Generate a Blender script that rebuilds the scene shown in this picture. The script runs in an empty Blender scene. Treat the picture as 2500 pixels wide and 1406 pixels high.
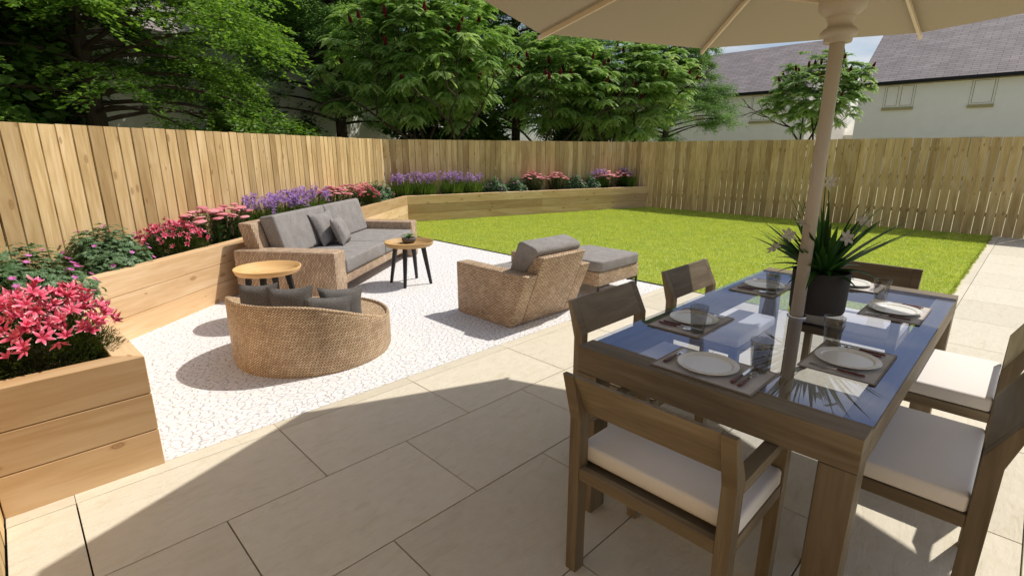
import bpy, math, random
import numpy as np
from mathutils import Vector, Matrix
R = math.radians
S = bpy.context.scene
COL = S.collection
# ------------------------------------------------------------ camera
cam = bpy.data.objects.new('camera', bpy.data.cameras.new('camera'))
COL.objects.link(cam)
cam.data.sensor_width = 36; cam.data.lens = 18.0
cam.data.clip_start = .05; cam.data.clip_end = 600
YAW, PITCH = .7759, .2597
cam.location = (-.8854, -2.7917, 1.5304)
_f = Vector((math.sin(YAW)*math.cos(PITCH), math.cos(YAW)*math.cos(PITCH), -math.sin(PITCH)))
cam.rotation_euler = _f.to_track_quat('-Z', 'Y').to_euler()
S.camera = cam
# ------------------------------------------------------------ world / sun
SUNV = Vector((.70, -.20, 1.0)).normalized()
elev = math.asin(SUNV.z)
W = bpy.data.worlds.new('World'); S.world = W; W.use_nodes = True
nt = W.node_tree; bg = nt.nodes['Background']
sky = nt.nodes.new('ShaderNodeTexSky'); sky.sky_type = 'NISHITA'; sky.sun_disc = False
sky.sun_elevation = elev; sky.sun_rotation = math.atan2(SUNV.x, SUNV.y)
sky.air_density = .9; sky.dust_density = 1.6; sky.ozone_density = 1.3
tc = nt.nodes.new('ShaderNodeTexCoord'); mp = nt.nodes.new('ShaderNodeMapping')
mp.inputs['Scale'].default_value = (1.2, 1.2, 4.5)
nz = nt.nodes.new('ShaderNodeTexNoise'); nz.inputs['Scale'].default_value = 3.0; nz.inputs['Detail'].default_value = 6
cr = nt.nodes.new('ShaderNodeValToRGB'); cr.color_ramp.elements[0].position = .49; cr.color_ramp.elements[1].position = .70
cr.color_ramp.elements[0].color = (0, 0, 0, 1); cr.color_ramp.elements[1].color = (.75, .75, .75, 1)
mx = nt.nodes.new('ShaderNodeMix'); mx.data_type = 'RGBA'
nt.links.new(tc.outputs['Generated'], mp.inputs[0]); nt.links.new(mp.outputs[0], nz.inputs['Vector'])
nt.links.new(nz.outputs[0], cr.inputs[0]); nt.links.new(cr.outputs[0], mx.inputs[0])
nt.links.new(sky.outputs[0], mx.inputs[6]); mx.inputs[7].default_value = (11.5, 10.6, 9.3, 1)
nt.links.new(mx.outputs[2], bg.inputs[0]); bg.inputs[1].default_value = .098
sl = bpy.data.lights.new('sun', 'SUN'); sl.energy = 3.95; sl.angle = R(.6); sl.color = (1, .95, .865)
so = bpy.data.objects.new('sun', sl); COL.objects.link(so)
so.rotation_euler = SUNV.to_track_quat('Z', 'Y').to_euler(); so.location = (20, -8, 30)
S.view_settings.view_transform = 'Standard'; S.view_settings.look = 'None'
S.view_settings.exposure = 0.0; S.view_settings.gamma = 1
S.render.engine = 'CYCLES'
try:
    S.cycles.max_bounces = 8; S.cycles.transparent_max_bounces = 16
except Exception: pass

# ------------------------------------------------------------ material helpers
class NT:
    def __init__(s, name):
        s.m = bpy.data.materials.new(name); s.m.use_nodes = True; s.t = s.m.node_tree
        s.b = s.t.nodes['Principled BSDF']; s.out = s.t.nodes['Material Output']
    def n(s, typ, **k):
        x = s.t.nodes.new(typ)
        for a, b in k.items():
            if a in x.inputs: x.inputs[a].default_value = b
            else: setattr(x, a, b)
        return x
    def l(s, a, b): s.t.links.new(a, b)
    def uv(s, scale=(1, 1, 1), rot=0, rnd=False, obj=False):
        c = s.n('ShaderNodeTexCoord'); m = s.n('ShaderNodeMapping')
        src = c.outputs['Object' if obj else 'UV']
        if rnd:
            a = s.n('ShaderNodeAttribute', attribute_name='rnd')
            v = s.n('ShaderNodeVectorMath', operation='MULTIPLY_ADD')
            s.l(a.outputs['Fac'], v.inputs[0]); v.inputs[1].default_value = (17.3, 31.7, 9.1); s.l(src, v.inputs[2]); src = v.outputs[0]
        s.l(src, m.inputs[0]); m.inputs['Scale'].default_value = scale; m.inputs['Rotation'].default_value = (0, 0, rot)
        return m.outputs[0]
    def noise(s, vec, scale, detail=4, rough=.55, dist=0):
        x = s.n('ShaderNodeTexNoise'); x.inputs['Scale'].default_value = scale; x.inputs['Detail'].default_value = detail
        x.inputs['Roughness'].default_value = rough; x.inputs['Distortion'].default_value = dist
        s.l(vec, x.inputs['Vector']); return x.outputs[0]
    def ramp(s, fac, stops):
        x = s.n('ShaderNodeValToRGB'); e = x.color_ramp.elements
        while len(e) < len(stops): e.new(.5)
        for i, (p, c) in enumerate(stops):
            e[i].position = p; e[i].color = (*c, 1) if len(c) == 3 else c
        s.l(fac, x.inputs[0]); return x.outputs[0]
    def mix(s, fac, a, b, mode='MIX'):
        x = s.n('ShaderNodeMix', data_type='RGBA', blend_type=mode)
        for i, v in ((0, fac), (6, a), (7, b)):
            if hasattr(v, 'links'): s.l(v, x.inputs[i])
            elif isinstance(v, (int, float)): x.inputs[i].default_value = v
            else: x.inputs[i].default_value = (*v, 1)
        return x.outputs[2]
    def math(s, op, a, b=0.0, c=None):
        x = s.n('ShaderNodeMath', operation=op)
        for i, v in enumerate((a, b, c)):
            if v is None: continue
            if hasattr(v, 'links'): s.l(v, x.inputs[i])
            else: x.inputs[i].default_value = v
        return x.outputs[0]
    def bump(s, h, strength=.3, dist=.01):
        x = s.n('ShaderNodeBump'); x.inputs['Strength'].default_value = strength; x.inputs['Distance'].default_value = dist
        s.l(h, x.inputs['Height']); s.l(x.outputs[0], s.b.inputs['Normal'])
    def col(s, c):
        if hasattr(c, 'links'): s.l(c, s.b.inputs['Base Color'])
        else: s.b.inputs['Base Color'].default_value = (*c, 1)
    def rough(s, r, spec=None):
        if hasattr(r, 'links'): s.l(r, s.b.inputs['Roughness'])
        else: s.b.inputs['Roughness'].default_value = r
        if spec is not None: s.b.inputs['Specular IOR Level'].default_value = spec
    def rnd(s):
        return s.n('ShaderNodeAttribute', attribute_name='rnd').outputs['Fac']

def mat_wood(name, base, dark, light, knots=True, gs=1.0, bump=.15, rough=.62, spec=.25, red=(.42, .22, .1)):
    t = NT(name)
    v1 = t.uv((1.6*gs, 26*gs, 1), rnd=True); g = t.noise(v1, 1.6, 5, .6, .8)
    v2 = t.uv((.9*gs, 5.5*gs, 1), rnd=True); b = t.noise(v2, 1.3, 3, .5, 1.2)
    c = t.ramp(g, [(.3, dark), (.55, base), (.78, light)])
    c2 = t.ramp(b, [(.32, dark), (.52, base), (.72, light)])
    c = t.mix(.55, c, c2)
    r = t.rnd()
    tone = t.ramp(r, [(0, (.70, .67, .62)), (.5, (.95, .94, .90)), (1, (1.16, 1.16, 1.15))])
    c = t.mix(1.0, c, tone, 'MULTIPLY')
    h = g
    if knots:
        v3 = t.uv((2.4*gs, 5.2*gs, 1), rnd=True)
        vo = t.n('ShaderNodeTexVoronoi', voronoi_dimensions='2D'); vo.inputs['Scale'].default_value = 1.0; t.l(v3, vo.inputs['Vector'])
        d = t.math('ADD', vo.outputs['Distance'], t.math('MULTIPLY', t.noise(t.uv((9, 9, 9), rnd=True), 3, 2), .03))
        # only some of the cells carry a knot
        sep = t.n('ShaderNodeSeparateColor'); t.l(vo.outputs['Color'], sep.inputs[0])
        size = t.math('MULTIPLY', t.math('MAXIMUM', t.math('SUBTRACT', sep.outputs[0], .38), 0.0), .25)
        rel = t.math('DIVIDE', t.math('SUBTRACT', d, .015), t.math('ADD', size, .0001))
        k = t.ramp(rel, [(0, (.75, .75, .75)), (.35, (.35, .35, .35)), (.5, (.8, .8, .8)), (.62, (.22, .22, .22)), (1, (0, 0, 0))])
        c = t.mix(k, c, red)
    t.col(c); t.rough(rough, spec); t.bump(h, bump, .003)
    return t.m

def mat_wicker(name, bw, bh, rot, c1, c2, dark):
    t = NT(name)
    u = t.uv((1, 1, 1), rot)
    wob = t.noise(t.uv((1, 1, 1)), 35, 2); 
    va = t.n('ShaderNodeVectorMath', operation='MULTIPLY_ADD'); t.l(wob, va.inputs[0]); va.inputs[1].default_value = (bw*.5, bh*.35, 0); t.l(u, va.inputs[2])
    br = t.n('ShaderNodeTexBrick'); t.l(va.outputs[0], br.inputs['Vector'])
    br.offset = .5; br.inputs['Scale'].default_value = 1.0
    br.inputs['Brick Width'].default_value = bw; br.inputs['Row Height'].default_value = bh
    br.inputs['Mortar Size'].default_value = bh*.20; br.inputs['Mortar Smooth'].default_value = .5
    br.inputs['Color1'].default_value = (*c1, 1); br.inputs['Color2'].default_value = (*c2, 1); br.inputs['Mortar'].default_value = (*dark, 1)
    big = t.noise(t.uv((1, 1, 1)), 6, 3)
    tone = t.ramp(big, [(.3, (.78, .76, .74)), (.7, (1.08, 1.08, 1.08))])
    t.col(t.mix(1.0, br.outputs['Color'], tone, 'MULTIPLY'))
    inv = t.math('SUBTRACT', 1.0, br.outputs['Fac'])
    t.rough(.5, .3); t.bump(inv, .8, .004)
    return t.m

def mat_fabric(name, c1, c2, sc=85, rough=.95):
    t = NT(name); u = t.uv((1, 2.2, 1))
    a = t.noise(u, sc, 2, .7); b = t.noise(t.uv((1, 1, 1)), 9, 3)
    c = t.ramp(a, [(.3, c1), (.7, c2)])
    c = t.mix(1.0, c, t.ramp(b, [(.3, (.85,)*3), (.7, (1.1,)*3)]), 'MULTIPLY')
    t.col(c); t.rough(rough, .15); t.bump(a, .35, .004)
    return t.m

def mat_plain(name, c, rough=.5, spec=.4, metal=0, var=.12, sc=6):
    t = NT(name); n = t.noise(t.uv(obj=True), sc, 4)
    lo = tuple(x*(1-var) for x in c); hi = tuple(min(1, x*(1+var)) for x in c)
    t.col(t.ramp(n, [(.3, lo), (.7, hi)])); t.rough(rough, spec); t.b.inputs['Metallic'].default_value = metal
    return t.m

def mat_leaf(name, dark, mid, light, trans=.35, rough=.45, spec=.3):
    t = NT(name); r = t.rnd()
    c = t.ramp(r, [(0, dark), (.5, mid), (1, light)])
    t.col(c); t.rough(rough, spec)
    tr = t.n('ShaderNodeBsdfTranslucent'); t.l(t.mix(1.0, c, (1.3, 1.35, .7), 'MULTIPLY'), tr.inputs['Color'])
    ms = t.n('ShaderNodeMixShader'); ms.inputs[0].default_value = trans
    t.l(t.b.outputs[0], ms.inputs[1]); t.l(tr.outputs[0], ms.inputs[2]); t.l(ms.outputs[0], t.out.inputs[0])
    return t.m

M = {}
M['fence'] = mat_wood('fence_wood', (.66, .475, .24), (.44, .285, .12), (.82, .645, .40), red=(.24, .115, .04))
M['rail'] = mat_wood('rail_wood', (.33, .23, .11), (.22, .15, .07), (.42, .3, .16))
M['sleeper'] = mat_wood('sleeper_wood', (.74, .515, .30), (.61, .385, .19), (.84, .635, .42), red=(.27, .125, .045))
M['dining'] = mat_wood('dining_wood', (.225, .175, .115), (.145, .107, .066), (.33, .275, .195), knots=False, gs=1.3, bump=.05, rough=.5)
M['tray'] = mat_wood('tray_wood', (.70, .45, .20), (.58, .34, .13), (.78, .54, .28), knots=False, gs=.7, bump=.03, rough=.45)
M['weave'] = mat_wicker('basket_weave', .034, .0145, 0, (.84, .645, .45), (.58, .405, .255), (.15, .085, .045))
M['weave_v'] = mat_wicker('upright_weave', .042, .0155, R(90), (.84, .65, .46), (.60, .43, .29), (.17, .095, .055))
M['weave_d'] = mat_wicker('twill_weave', .034, .0135, R(-33), (.86, .655, .43), (.62, .43, .255), (.18, .105, .055))
M['grey'] = mat_fabric('grey_fabric', (.145, .133, .125), (.44, .41, .39))
M['charcoal'] = mat_fabric('charcoal_fabric', (.075, .07, .065), (.21, .195, .18))
M['cream'] = mat_plain('cream_fabric', (.80, .765, .725), .85, .15, var=.015, sc=120)
M['black'] = mat_plain('black_paint', (.012, .012, .013), .45, .4)
t = NT('canopy_fabric'); t.col((.43, .37, .275)); t.rough(.9, .1)
tr = t.n('ShaderNodeBsdfTranslucent'); tr.inputs[0].default_value = (.48, .36, .23, 1); ms = t.n('ShaderNodeMixShader'); ms.inputs[0].default_value = .10
t.l(t.b.outputs[0], ms.inputs[1]); t.l(tr.outputs[0], ms.inputs[2]); t.l(ms.outputs[0], t.out.inputs[0]); M['umb'] = t.m
M['umbpole'] = mat_plain('pole_paint', (.48, .41, .32), .45, .4, var=.03)
M['rib'] = mat_plain('rib_paint', (.66, .55, .41), .5, .35, var=.03)
M['steel'] = mat_plain('steel', (.75, .75, .75), .22, .5, 1.0, var=.03)
M['knob'] = mat_wood('handle_wood', (.13, .03, .02), (.07, .015, .01), (.2, .055, .035), knots=False, gs=12, bump=0, rough=.3, spec=.5)
M['china'] = mat_plain('china', (.82, .81, .75), .2, .5, var=.02)
M['matcloth'] = mat_fabric('placemat_cloth', (.54, .505, .475), (.64, .605, .575), 260)
M['matedge'] = mat_plain('placemat_binding', (.3, .26, .22), .8, .2)
M['pot'] = mat_plain('pot_clay', (.055, .047, .042), .7, .3)
M['bowl'] = mat_plain('stone_bowl', (.13, .115, .105), .8, .2, var=.5, sc=60)
M['soil'] = mat_plain('soil', (.035, .024, .017), .95, .1, var=.5, sc=40)
M['white_render'] = mat_plain('white_render', (.93, .905, .85), .9, .1, var=.025, sc=2)
M['frame_white'] = mat_plain('window_frame_paint', (.90, .87, .76), .5, .3, var=.03)
M['sill'] = mat_plain('sill_stone', (.42, .37, .19), .8, .2)
M['gutter'] = mat_plain('black_gutter', (.01, .01, .01), .5, .3)
M['brick'] = mat_plain('brown_render', (.42, .25, .16), .9, .1)
M['reveal_shade'] = mat_plain('reveal_shade', (.16, .15, .11), .7, .2)  # dark tone painted in for the shaded window reveals
# glass of the table: clear sheet that also mirrors the sky
def glassmat(name, tint, refl, rough=.0, fac=.3, base=.04):
    t = NT(name); tr = t.n('ShaderNodeBsdfTransparent'); tr.inputs[0].default_value = (*tint, 1)
    gl = t.n('ShaderNodeBsdfGlossy'); gl.inputs['Color'].default_value = (*refl, 1); gl.inputs['Roughness'].default_value = rough
    fr = t.n('ShaderNodeLayerWeight'); fr.inputs['Blend'].default_value = .35
    f = t.math('MULTIPLY_ADD', fr.outputs['Facing'], fac, base)
    ms = t.n('ShaderNodeMixShader'); t.l(f, ms.inputs[0]); t.l(tr.outputs[0], ms.inputs[1]); t.l(gl.outputs[0], ms.inputs[2])
    t.l(ms.outputs[0], t.out.inputs[0]); return t.m
M['tableglass'] = glassmat('table_glass', (.74, .78, .86), (.58, .66, .88), .012, .50)
M['tumbler'] = glassmat('tumbler_glass', (.80, .80, .79), (.9, .86, .8), .04, .10, .05)
# window pane
t = NT('window_glass'); t.col((.24, .26, .25)); t.rough(.08, .5); M['pane'] = t.m
# slate roof
t = NT('slate_roof'); br = t.n('ShaderNodeTexBrick'); t.l(t.uv(), br.inputs['Vector']); br.offset = .5
br.inputs['Scale'].default_value = 1; br.inputs['Brick Width'].default_value = .62; br.inputs['Row Height'].default_value = .17
br.inputs['Mortar Size'].default_value = .012; br.inputs['Mortar Smooth'].default_value = .2
br.inputs['Color1'].default_value = (.30, .26, .265, 1); br.inputs['Color2'].default_value = (.385, .335, .34, 1); br.inputs['Mortar'].default_value = (.13, .105, .11, 1)
t.col(t.mix(1.0, br.outputs['Color'], t.ramp(t.noise(t.uv(), 1.3, 4), [(.3, (.85,)*3), (.7, (1.1,)*3)]), 'MULTIPLY'))
t.rough(.75, .25); t.bump(t.math('SUBTRACT', 1.0, br.outputs['Fac']), .5, .02); M['slate'] = t.m
# paving
t = NT('sandstone_paving'); v = t.uv((1, 1, 1), rnd=True)
a = t.noise(t.uv((2.5, 9, 1), rnd=True), 2.2, 9, .68, 1.0); b = t.noise(v, 14, 5, .65)
c = t.ramp(a, [(.36, (.62, .555, .42)), (.43, (.675, .617, .495)), (.58, (.705, .648, .53)), (.68, (.64, .575, .44))])
c = t.mix(.25, c, t.ramp(b, [(.35, (.59, .53, .39)), (.6, (.70, .645, .52))]))
c = t.mix(1.0, c, t.ramp(t.rnd(), [(0, (.92, .915, .90)), (1, (1.04,)*3)]), 'MULTIPLY')
t.col(c); t.rough(.72, .25)
hh = t.math('ADD', t.math('MULTIPLY', a, 1.0), t.math('MULTIPLY', b, .5)); t.bump(hh, .6, .012); M['paving'] = t.m
# gravel (bound white stone chips)
t = NT('white_stone_gravel'); u = t.uv((1, 1, 1), obj=True)
w = t.n('ShaderNodeTexNoise'); w.inputs['Scale'].default_value = 14; w.inputs['Detail'].default_value = 2; t.l(u, w.inputs['Vector'])
vv = t.n('ShaderNodeVectorMath', operation='MULTIPLY_ADD'); t.l(w.outputs['Color'], vv.inputs[0]); vv.inputs[1].default_value = (.05, .05, 0); t.l(u, vv.inputs[2])
mm = t.n('ShaderNodeMapping'); t.l(vv.outputs[0], mm.inputs[0]); mm.inputs['Scale'].default_value = (18, 32, 18); mm.inputs['Rotation'].default_value = (0, 0, R(35))
vo = t.n('ShaderNodeTexVoronoi', feature='DISTANCE_TO_EDGE', voronoi_dimensions='2D'); vo.inputs['Scale'].default_value = 1; t.l(mm.outputs[0], vo.inputs['Vector'])
wid = t.math('MULTIPLY', t.math('POWER', t.noise(u, 24, 3), 1.7), .40)
edge = t.math('DIVIDE', vo.outputs['Distance'], wid)
vc = t.n('ShaderNodeTexVoronoi', feature='F1', voronoi_dimensions='2D'); vc.inputs['Scale'].default_value = 1; t.l(mm.outputs[0], vc.inputs['Vector'])
base = t.mix(.035, (.82, .812, .81), vc.outputs['Color'])
t.col(t.mix(t.ramp(edge, [(.0, (1, 1, 1)), (.9, (0, 0, 0))]), base, (.37, .355, .36)))
t.rough(.75, .3); t.bump(t.ramp(edge, [(0, (0, 0, 0)), (1, (1, 1, 1))]), .25, .006); M['gravel'] = t.m
# grasses
t = NT('lawn_soil'); t.col(t.ramp(t.noise(t.uv(obj=True), 9, 5), [(.3, (.30, .37, .07)), (.7, (.44, .49, .12))])); t.rough(.95, .05); M['lawnbase'] = t.m
M['grass'] = mat_leaf('grass_blades', (.36, .46, .06), (.55, .60, .135), (.74, .76, .27), .4, .6, .15)
t = NT('meadow_grass'); t.col(t.ramp(t.noise(t.uv(obj=True), 2.5, 6), [(.3, (.36, .34, .20)), (.7, (.46, .44, .27))])); t.rough(.95, .05); M['meadow'] = t.m
M['bark'] = mat_wood('bark', (.075, .058, .045), (.035, .028, .022), (.12, .1, .08), knots=False, gs=3, bump=.9, rough=.9, spec=.1)
M['leaf_broad'] = mat_leaf('broad_leaves', (.06, .13, .018), (.13, .25, .035), (.28, .44, .08), .42)
M['leaf_larch'] = mat_leaf('feathery_leaves', (.085, .18, .06), (.16, .29, .09), (.27, .43, .14), .45)
M['leaf_sumac'] = mat_leaf('sumac_leaves', (.10, .21, .04), (.26, .42, .11), (.66, .76, .48), .42)
M['leaf_dark'] = mat_leaf('dark_leaves', (.035, .085, .016), (.075, .15, .026), (.125, .23, .045), .38)
M['cone'] = mat_plain('sumac_fruit', (.10, .008, .012), .8, .1, var=.4, sc=40)
M['lily_leaf'] = mat_leaf('needle_leaves', (.03, .05, .008), (.06, .09, .014), (.12, .15, .03), .25)
M['ger_leaf'] = mat_leaf('lobed_leaves', (.07, .14, .055), (.13, .225, .105), (.24, .35, .19), .2)
M['sed_leaf'] = mat_leaf('lance_leaves', (.015, .04, .008), (.03, .075, .015), (.06, .14, .03), .25)
M['iris_leaf'] = mat_leaf('blade_leaves', (.06, .12, .015), (.11, .2, .03), (.2, .3, .06), .25)
M['agave'] = mat_leaf('agave_leaves', (.012, .05, .008), (.03, .11, .015), (.06, .18, .03), .15, .4)
M['petal_iris'] = mat_leaf('violet_petals', (.28, .14, .50), (.42, .24, .68), (.58, .40, .82), .35, .6)
M['petal_sedum'] = mat_leaf('pink_florets', (.55, .17, .20), (.72, .27, .30), (.85, .40, .42), .1, .9)
M['petal_ger'] = mat_leaf('magenta_petals', (.55, .10, .42), (.68, .18, .56), (.78, .32, .68), .3, .6)
M['petal_white'] = mat_leaf('white_petals', (.45, .40, .38), (.55, .50, .48), (.6, .56, .54), .3, .6)
t = NT('lily_petals'); tt = t.n('ShaderNodeAttribute', attribute_name='tip').outputs['Fac']
c = t.ramp(tt, [(0, (.62, .07, .14)), (.55, (.84, .13, .23)), (.86, (.84, .18, .26)), (.96, (.9, .78, .75))])
c = t.mix(1.0, c, t.ramp(t.rnd(), [(0, (.75,)*3), (1, (1.15,)*3)]), 'MULTIPLY'); t.col(c); t.rough(.45, .3)
M['petal_lily'] = t.m

# ------------------------------------------------------------ mesh helpers
def tag(o, label=None, cat=None, group=None, kind=None):
    if label: o['label'] = label
    if cat: o['category'] = cat
    if group: o['group'] = group
    if kind: o['kind'] = kind
    return o
def empty(name, loc=(0, 0, 0), rz=0, label=None, cat=None, group=None):
    o = bpy.data.objects.new(name, None); COL.objects.link(o); o.location = loc; o.rotation_euler = (0, 0, rz)
    o.empty_display_size = .1
    return tag(o, label, cat, group)
class MB:
    def __init__(s): s.v = []; s.f = []; s.uv = []; s.r = []; s.sm = []
    def add(s, vs, fs, uvs=None, rnd=None, M4=None, smooth=False):
        n = len(s.v)
        vs = [Vector(x) for x in vs]
        if M4 is not None: vs = [M4 @ x for x in vs]
        s.v += vs; rr = random.random() if rnd is None else rnd
        for i, f in enumerate(fs):
            s.f.append([n+k for k in f]); s.r.append(rr); s.sm.append(smooth)
            if uvs is not None: s.uv.append(uvs[i])
            else:
                p = [vs[k] for k in f]; nn = Vector((0, 0, 0))
                for a in range(len(p)): nn += p[a].cross(p[(a+1) % len(p)])
                ax = max(range(3), key=lambda q: abs(nn[q]))
                if ax == 2: s.uv.append([(q.x, q.y) for q in p])
                elif ax == 1: s.uv.append([(q.x, q.z) for q in p])
                else: s.uv.append([(q.y, q.z) for q in p])
        return s
    def box(s, a, b, M4=None, rnd=None, grain=None):
        (x0, y0, z0), (x1, y1, z1) = a, b
        d = [x1-x0, y1-y0, z1-z0]; g = grain if grain is not None else max(range(3), key=lambda i: d[i])
        V = [(x, y, z) for z in (z0, z1) for y in (y0, y1) for x in (x0, x1)]
        F = [(0, 2, 3, 1), (4, 5, 7, 6), (0, 1, 5, 4), (2, 6, 7, 3), (0, 4, 6, 2), (1, 3, 7, 5)]
        N = [2, 2, 1, 1, 0, 0]; U = []
        for f, n in zip(F, N):
            ax = [i for i in range(3) if i != n]
            ua = g if g in ax else ax[0]; va = [i for i in ax if i != ua][0]
            U.append([(V[k][ua], V[k][va]) for k in f])
        return s.add(V, F, U, rnd, M4)
    def prism(s, prof, y0, y1, M4=None, rnd=None, axis='y', grain=None):
        n = len(prof)
        if axis == 'y': P = [(x, y0, z) for x, z in prof]+[(x, y1, z) for x, z in prof]
        elif axis == 'z': P = [(x, z, y0) for x, z in prof]+[(x, z, y1) for x, z in prof]
        else: P = [(y0, x, z) for x, z in prof]+[(y1, x, z) for x, z in prof]
        F = [tuple(range(n)), tuple(range(2*n-1, n-1, -1))]+[(i, i+n, (i+1) % n+n, (i+1) % n) for i in range(n)]
        uvs = None
        if grain == 'z':
            uvs = []
            for f in F:
                p = [P[k] for k in f]; ex = max(q[0] for q in p)-min(q[0] for q in p); ey = max(q[1] for q in p)-min(q[1] for q in p)
                uvs.append([(q[2], q[0] if ex > ey else q[1]) for q in p])
        return s.add(P, F, uvs, rnd, M4)
    def lathe(s, prof, n=32, c=(0, 0, 0), rnd=None, M4=None, smooth=True):
        V = []; F = []; U = []
        for r, z in prof:
            for i in range(n):
                a = 2*math.pi*i/n; V.append((c[0]+r*math.cos(a), c[1]+r*math.sin(a), c[2]+z))
        L = 0
        for j in range(len(prof)-1):
            L2 = L+math.hypot(prof[j+1][0]-prof[j][0], prof[j+1][1]-prof[j][1]); rr = max(p[0] for p in prof)
            for i in range(n):
                k = (i+1) % n
                F.append((j*n+i, j*n+k, (j+1)*n+k, (j+1)*n+i))
                u0, u1 = 2*math.pi*rr*i/n, 2*math.pi*rr*(i+1)/n
                U.append([(u0, L), (u1, L), (u1, L2), (u0, L2)])
            L = L2
        return s.add(V, F, U, rnd, M4, smooth)
    def tube(s, pts, rads, n=6, rnd=None, smooth=True, caps=True):
        pts = [Vector(p) for p in pts]; V = []; F = []; U = []; L = 0; Ls = []
        if not hasattr(rads, '__len__'): rads = [rads]*len(pts)
        up = Vector((0, 0, 1))
        for i, p in enumerate(pts):
            d = (pts[min(i+1, len(pts)-1)]-pts[max(i-1, 0)]).normalized()
            if i: L += (p-pts[i-1]).length
            Ls.append(L)
            a = d.cross(up if abs(d.z) < .95 else Vector((1, 0, 0))).normalized(); b = d.cross(a)
            for k in range(n):
                t_ = 2*math.pi*k/n; V.append(p+(a*math.cos(t_)+b*math.sin(t_))*rads[i])
        for i in range(len(pts)-1):
            for k in range(n):
                q = (k+1) % n; F.append((i*n+k, i*n+q, (i+1)*n+q, (i+1)*n+k))
                w = 2*math.pi*rads[i]/n; U.append([(Ls[i], k*w), (Ls[i], (k+1)*w), (Ls[i+1], (k+1)*w), (Ls[i+1], k*w)])
        if caps:
            F.append(tuple(range(n-1, -1, -1))); U.append([(0, 0)]*n)
            m = (len(pts)-1)*n; F.append(tuple(range(m, m+n))); U.append([(0, 0)]*n)
        return s.add(V, F, U, rnd, None, smooth)
    def build(s, name, mat, parent=None, bevel=0, seg=2, sub=0, smooth=None):
        me = bpy.data.meshes.new(name); me.from_pydata([tuple(v) for v in s.v], [], s.f)
        ul = me.uv_layers.new(name='UVMap'); ul.data.foreach_set('uv', [c for f in s.uv for q in f for c in q])
        at = me.attributes.new('rnd', 'FLOAT', 'FACE'); at.data.foreach_set('value', s.r)
        me.polygons.foreach_set('use_smooth', s.sm if smooth is None else [smooth]*len(s.f))
        me.materials.append(mat); me.update()
        o = bpy.data.objects.new(name, me); COL.objects.link(o)
        if parent is not None: o.parent = parent
        if bevel:
            m = o.modifiers.new('bevel', 'BEVEL'); m.width = bevel; m.segments = seg; m.limit_method = 'ANGLE'; m.angle_limit = R(35)
            if seg > 2: m.harden_normals = False; me.polygons.foreach_set('use_smooth', [True]*len(s.f))
        if sub:
            m = o.modifiers.new('sub', 'SUBSURF'); m.levels = sub; m.render_levels = sub
            me.polygons.foreach_set('use_smooth', [True]*len(s.f))
        return o
def npmesh(name, V, F, mat, rnd, parent=None, extra=None, smooth=False):
    """V (n,3) array, F (m,k) array of equal sized faces"""
    me = bpy.data.meshes.new(name); n, (m, k) = len(V), F.shape
    me.vertices.add(n); me.vertices.foreach_set('co', np.ascontiguousarray(V, dtype=np.float32).ravel())
    me.loops.add(m*k); me.loops.foreach_set('vertex_index', F.astype(np.int32).ravel())
    me.polygons.add(m); me.polygons.foreach_set('loop_start', np.arange(0, m*k, k, dtype=np.int32))
    me.update(calc_edges=True)
    a = me.attributes.new('rnd', 'FLOAT', 'FACE'); a.data.foreach_set('value', np.asarray(rnd, dtype=np.float32))
    if extra is not None:
        a = me.attributes.new('tip', 'FLOAT', 'POINT'); a.data.foreach_set('value', np.asarray(extra, dtype=np.float32))
    if smooth: me.polygons.foreach_set('use_smooth', [True]*m)
    me.materials.append(mat)
    o = bpy.data.objects.new(name, me); COL.objects.link(o)
    if parent is not None: o.parent = parent
    return o
def copy_tree(o, parent=None):
    c = o.copy(); COL.objects.link(c); c.parent = parent
    for ch in list(o.children): copy_tree(ch, c)
    return c
def lin(a, b, t): return a+(b-a)*t

# ------------------------------------------------------------ ground
def sheet(name, poly, z, mat, kind='structure'):
    m = MB(); m.add([(x, y, z) for x, y in poly], [tuple(range(len(poly)))]); o = m.build(name, mat); o['kind'] = kind; return o
A_, B_, C_, D_, E_ = [Vector(q) for q in ((-1.13, .08), (-.54, .082), (-.625, 2.12), (5.50, 7.03), (12.2, 5.04))]
sheet('ground', [(-300, -300), (400, -300), (400, 400), (-300, 400)], -.06, M['meadow'])
sheet('gravel_terrace', [(-1.1, .0995), (4.485, .0995), (4.485, 7.2), (-.9, 7.2)][:2]+[(4.485, 6.35), (-.6, 2.3), (-1.0, 1.0)], 0.0, M['gravel'])
sheet('patio_bed', [(-1.14, -5.2), (12.28, -5.2), (12.28, -2.29), (4.485, -2.29), (4.485, .099), (-1.14, .099)], -.03,
      mat_plain('dark_joint', (.03, .026, .02), .95, .1))
random.seed(5)
pv = MB()
def slab(x0, x1, y0, y1, g=.0028, z=0.0):
    if x1-x0 < .02: return
    sh = random.random()
    a, b = (x0+g, y0+g, -.028), (x1-g, y1-g, z)
    u = [[(x*1.0, y*1.0) for x, y in q] for q in []]
    pv.box(a, b, rnd=sh, grain=0)
for j in range(0, 9):
    y1 = -.6*j; y0 = y1-.6
    off = 0 if j % 2 == 0 else .45
    xmax = 4.485 if j < 4 else 12.25
    k = -3
    while True:
        x0 = k*.9+off; x1 = x0+.9; k += 1
        if x0 > xmax: break
        x0 = max(x0, -1.13); x1 = min(x1, xmax)
        if x1 <= x0: continue
        if j == 3 and False: continue
        slab(x0, x1, y0, y1)
for k in range(-2, 5):     # narrow border course beside the gravel
    slab(max(k*.9, -1.13), min(k*.9+.9, 4.485), 0, .0995, .001)
for k in range(5, 14):
    slab(max(k*.9, 4.487), min(k*.9+.9, 12.25), -2.399, -2.29, .001)
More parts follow.
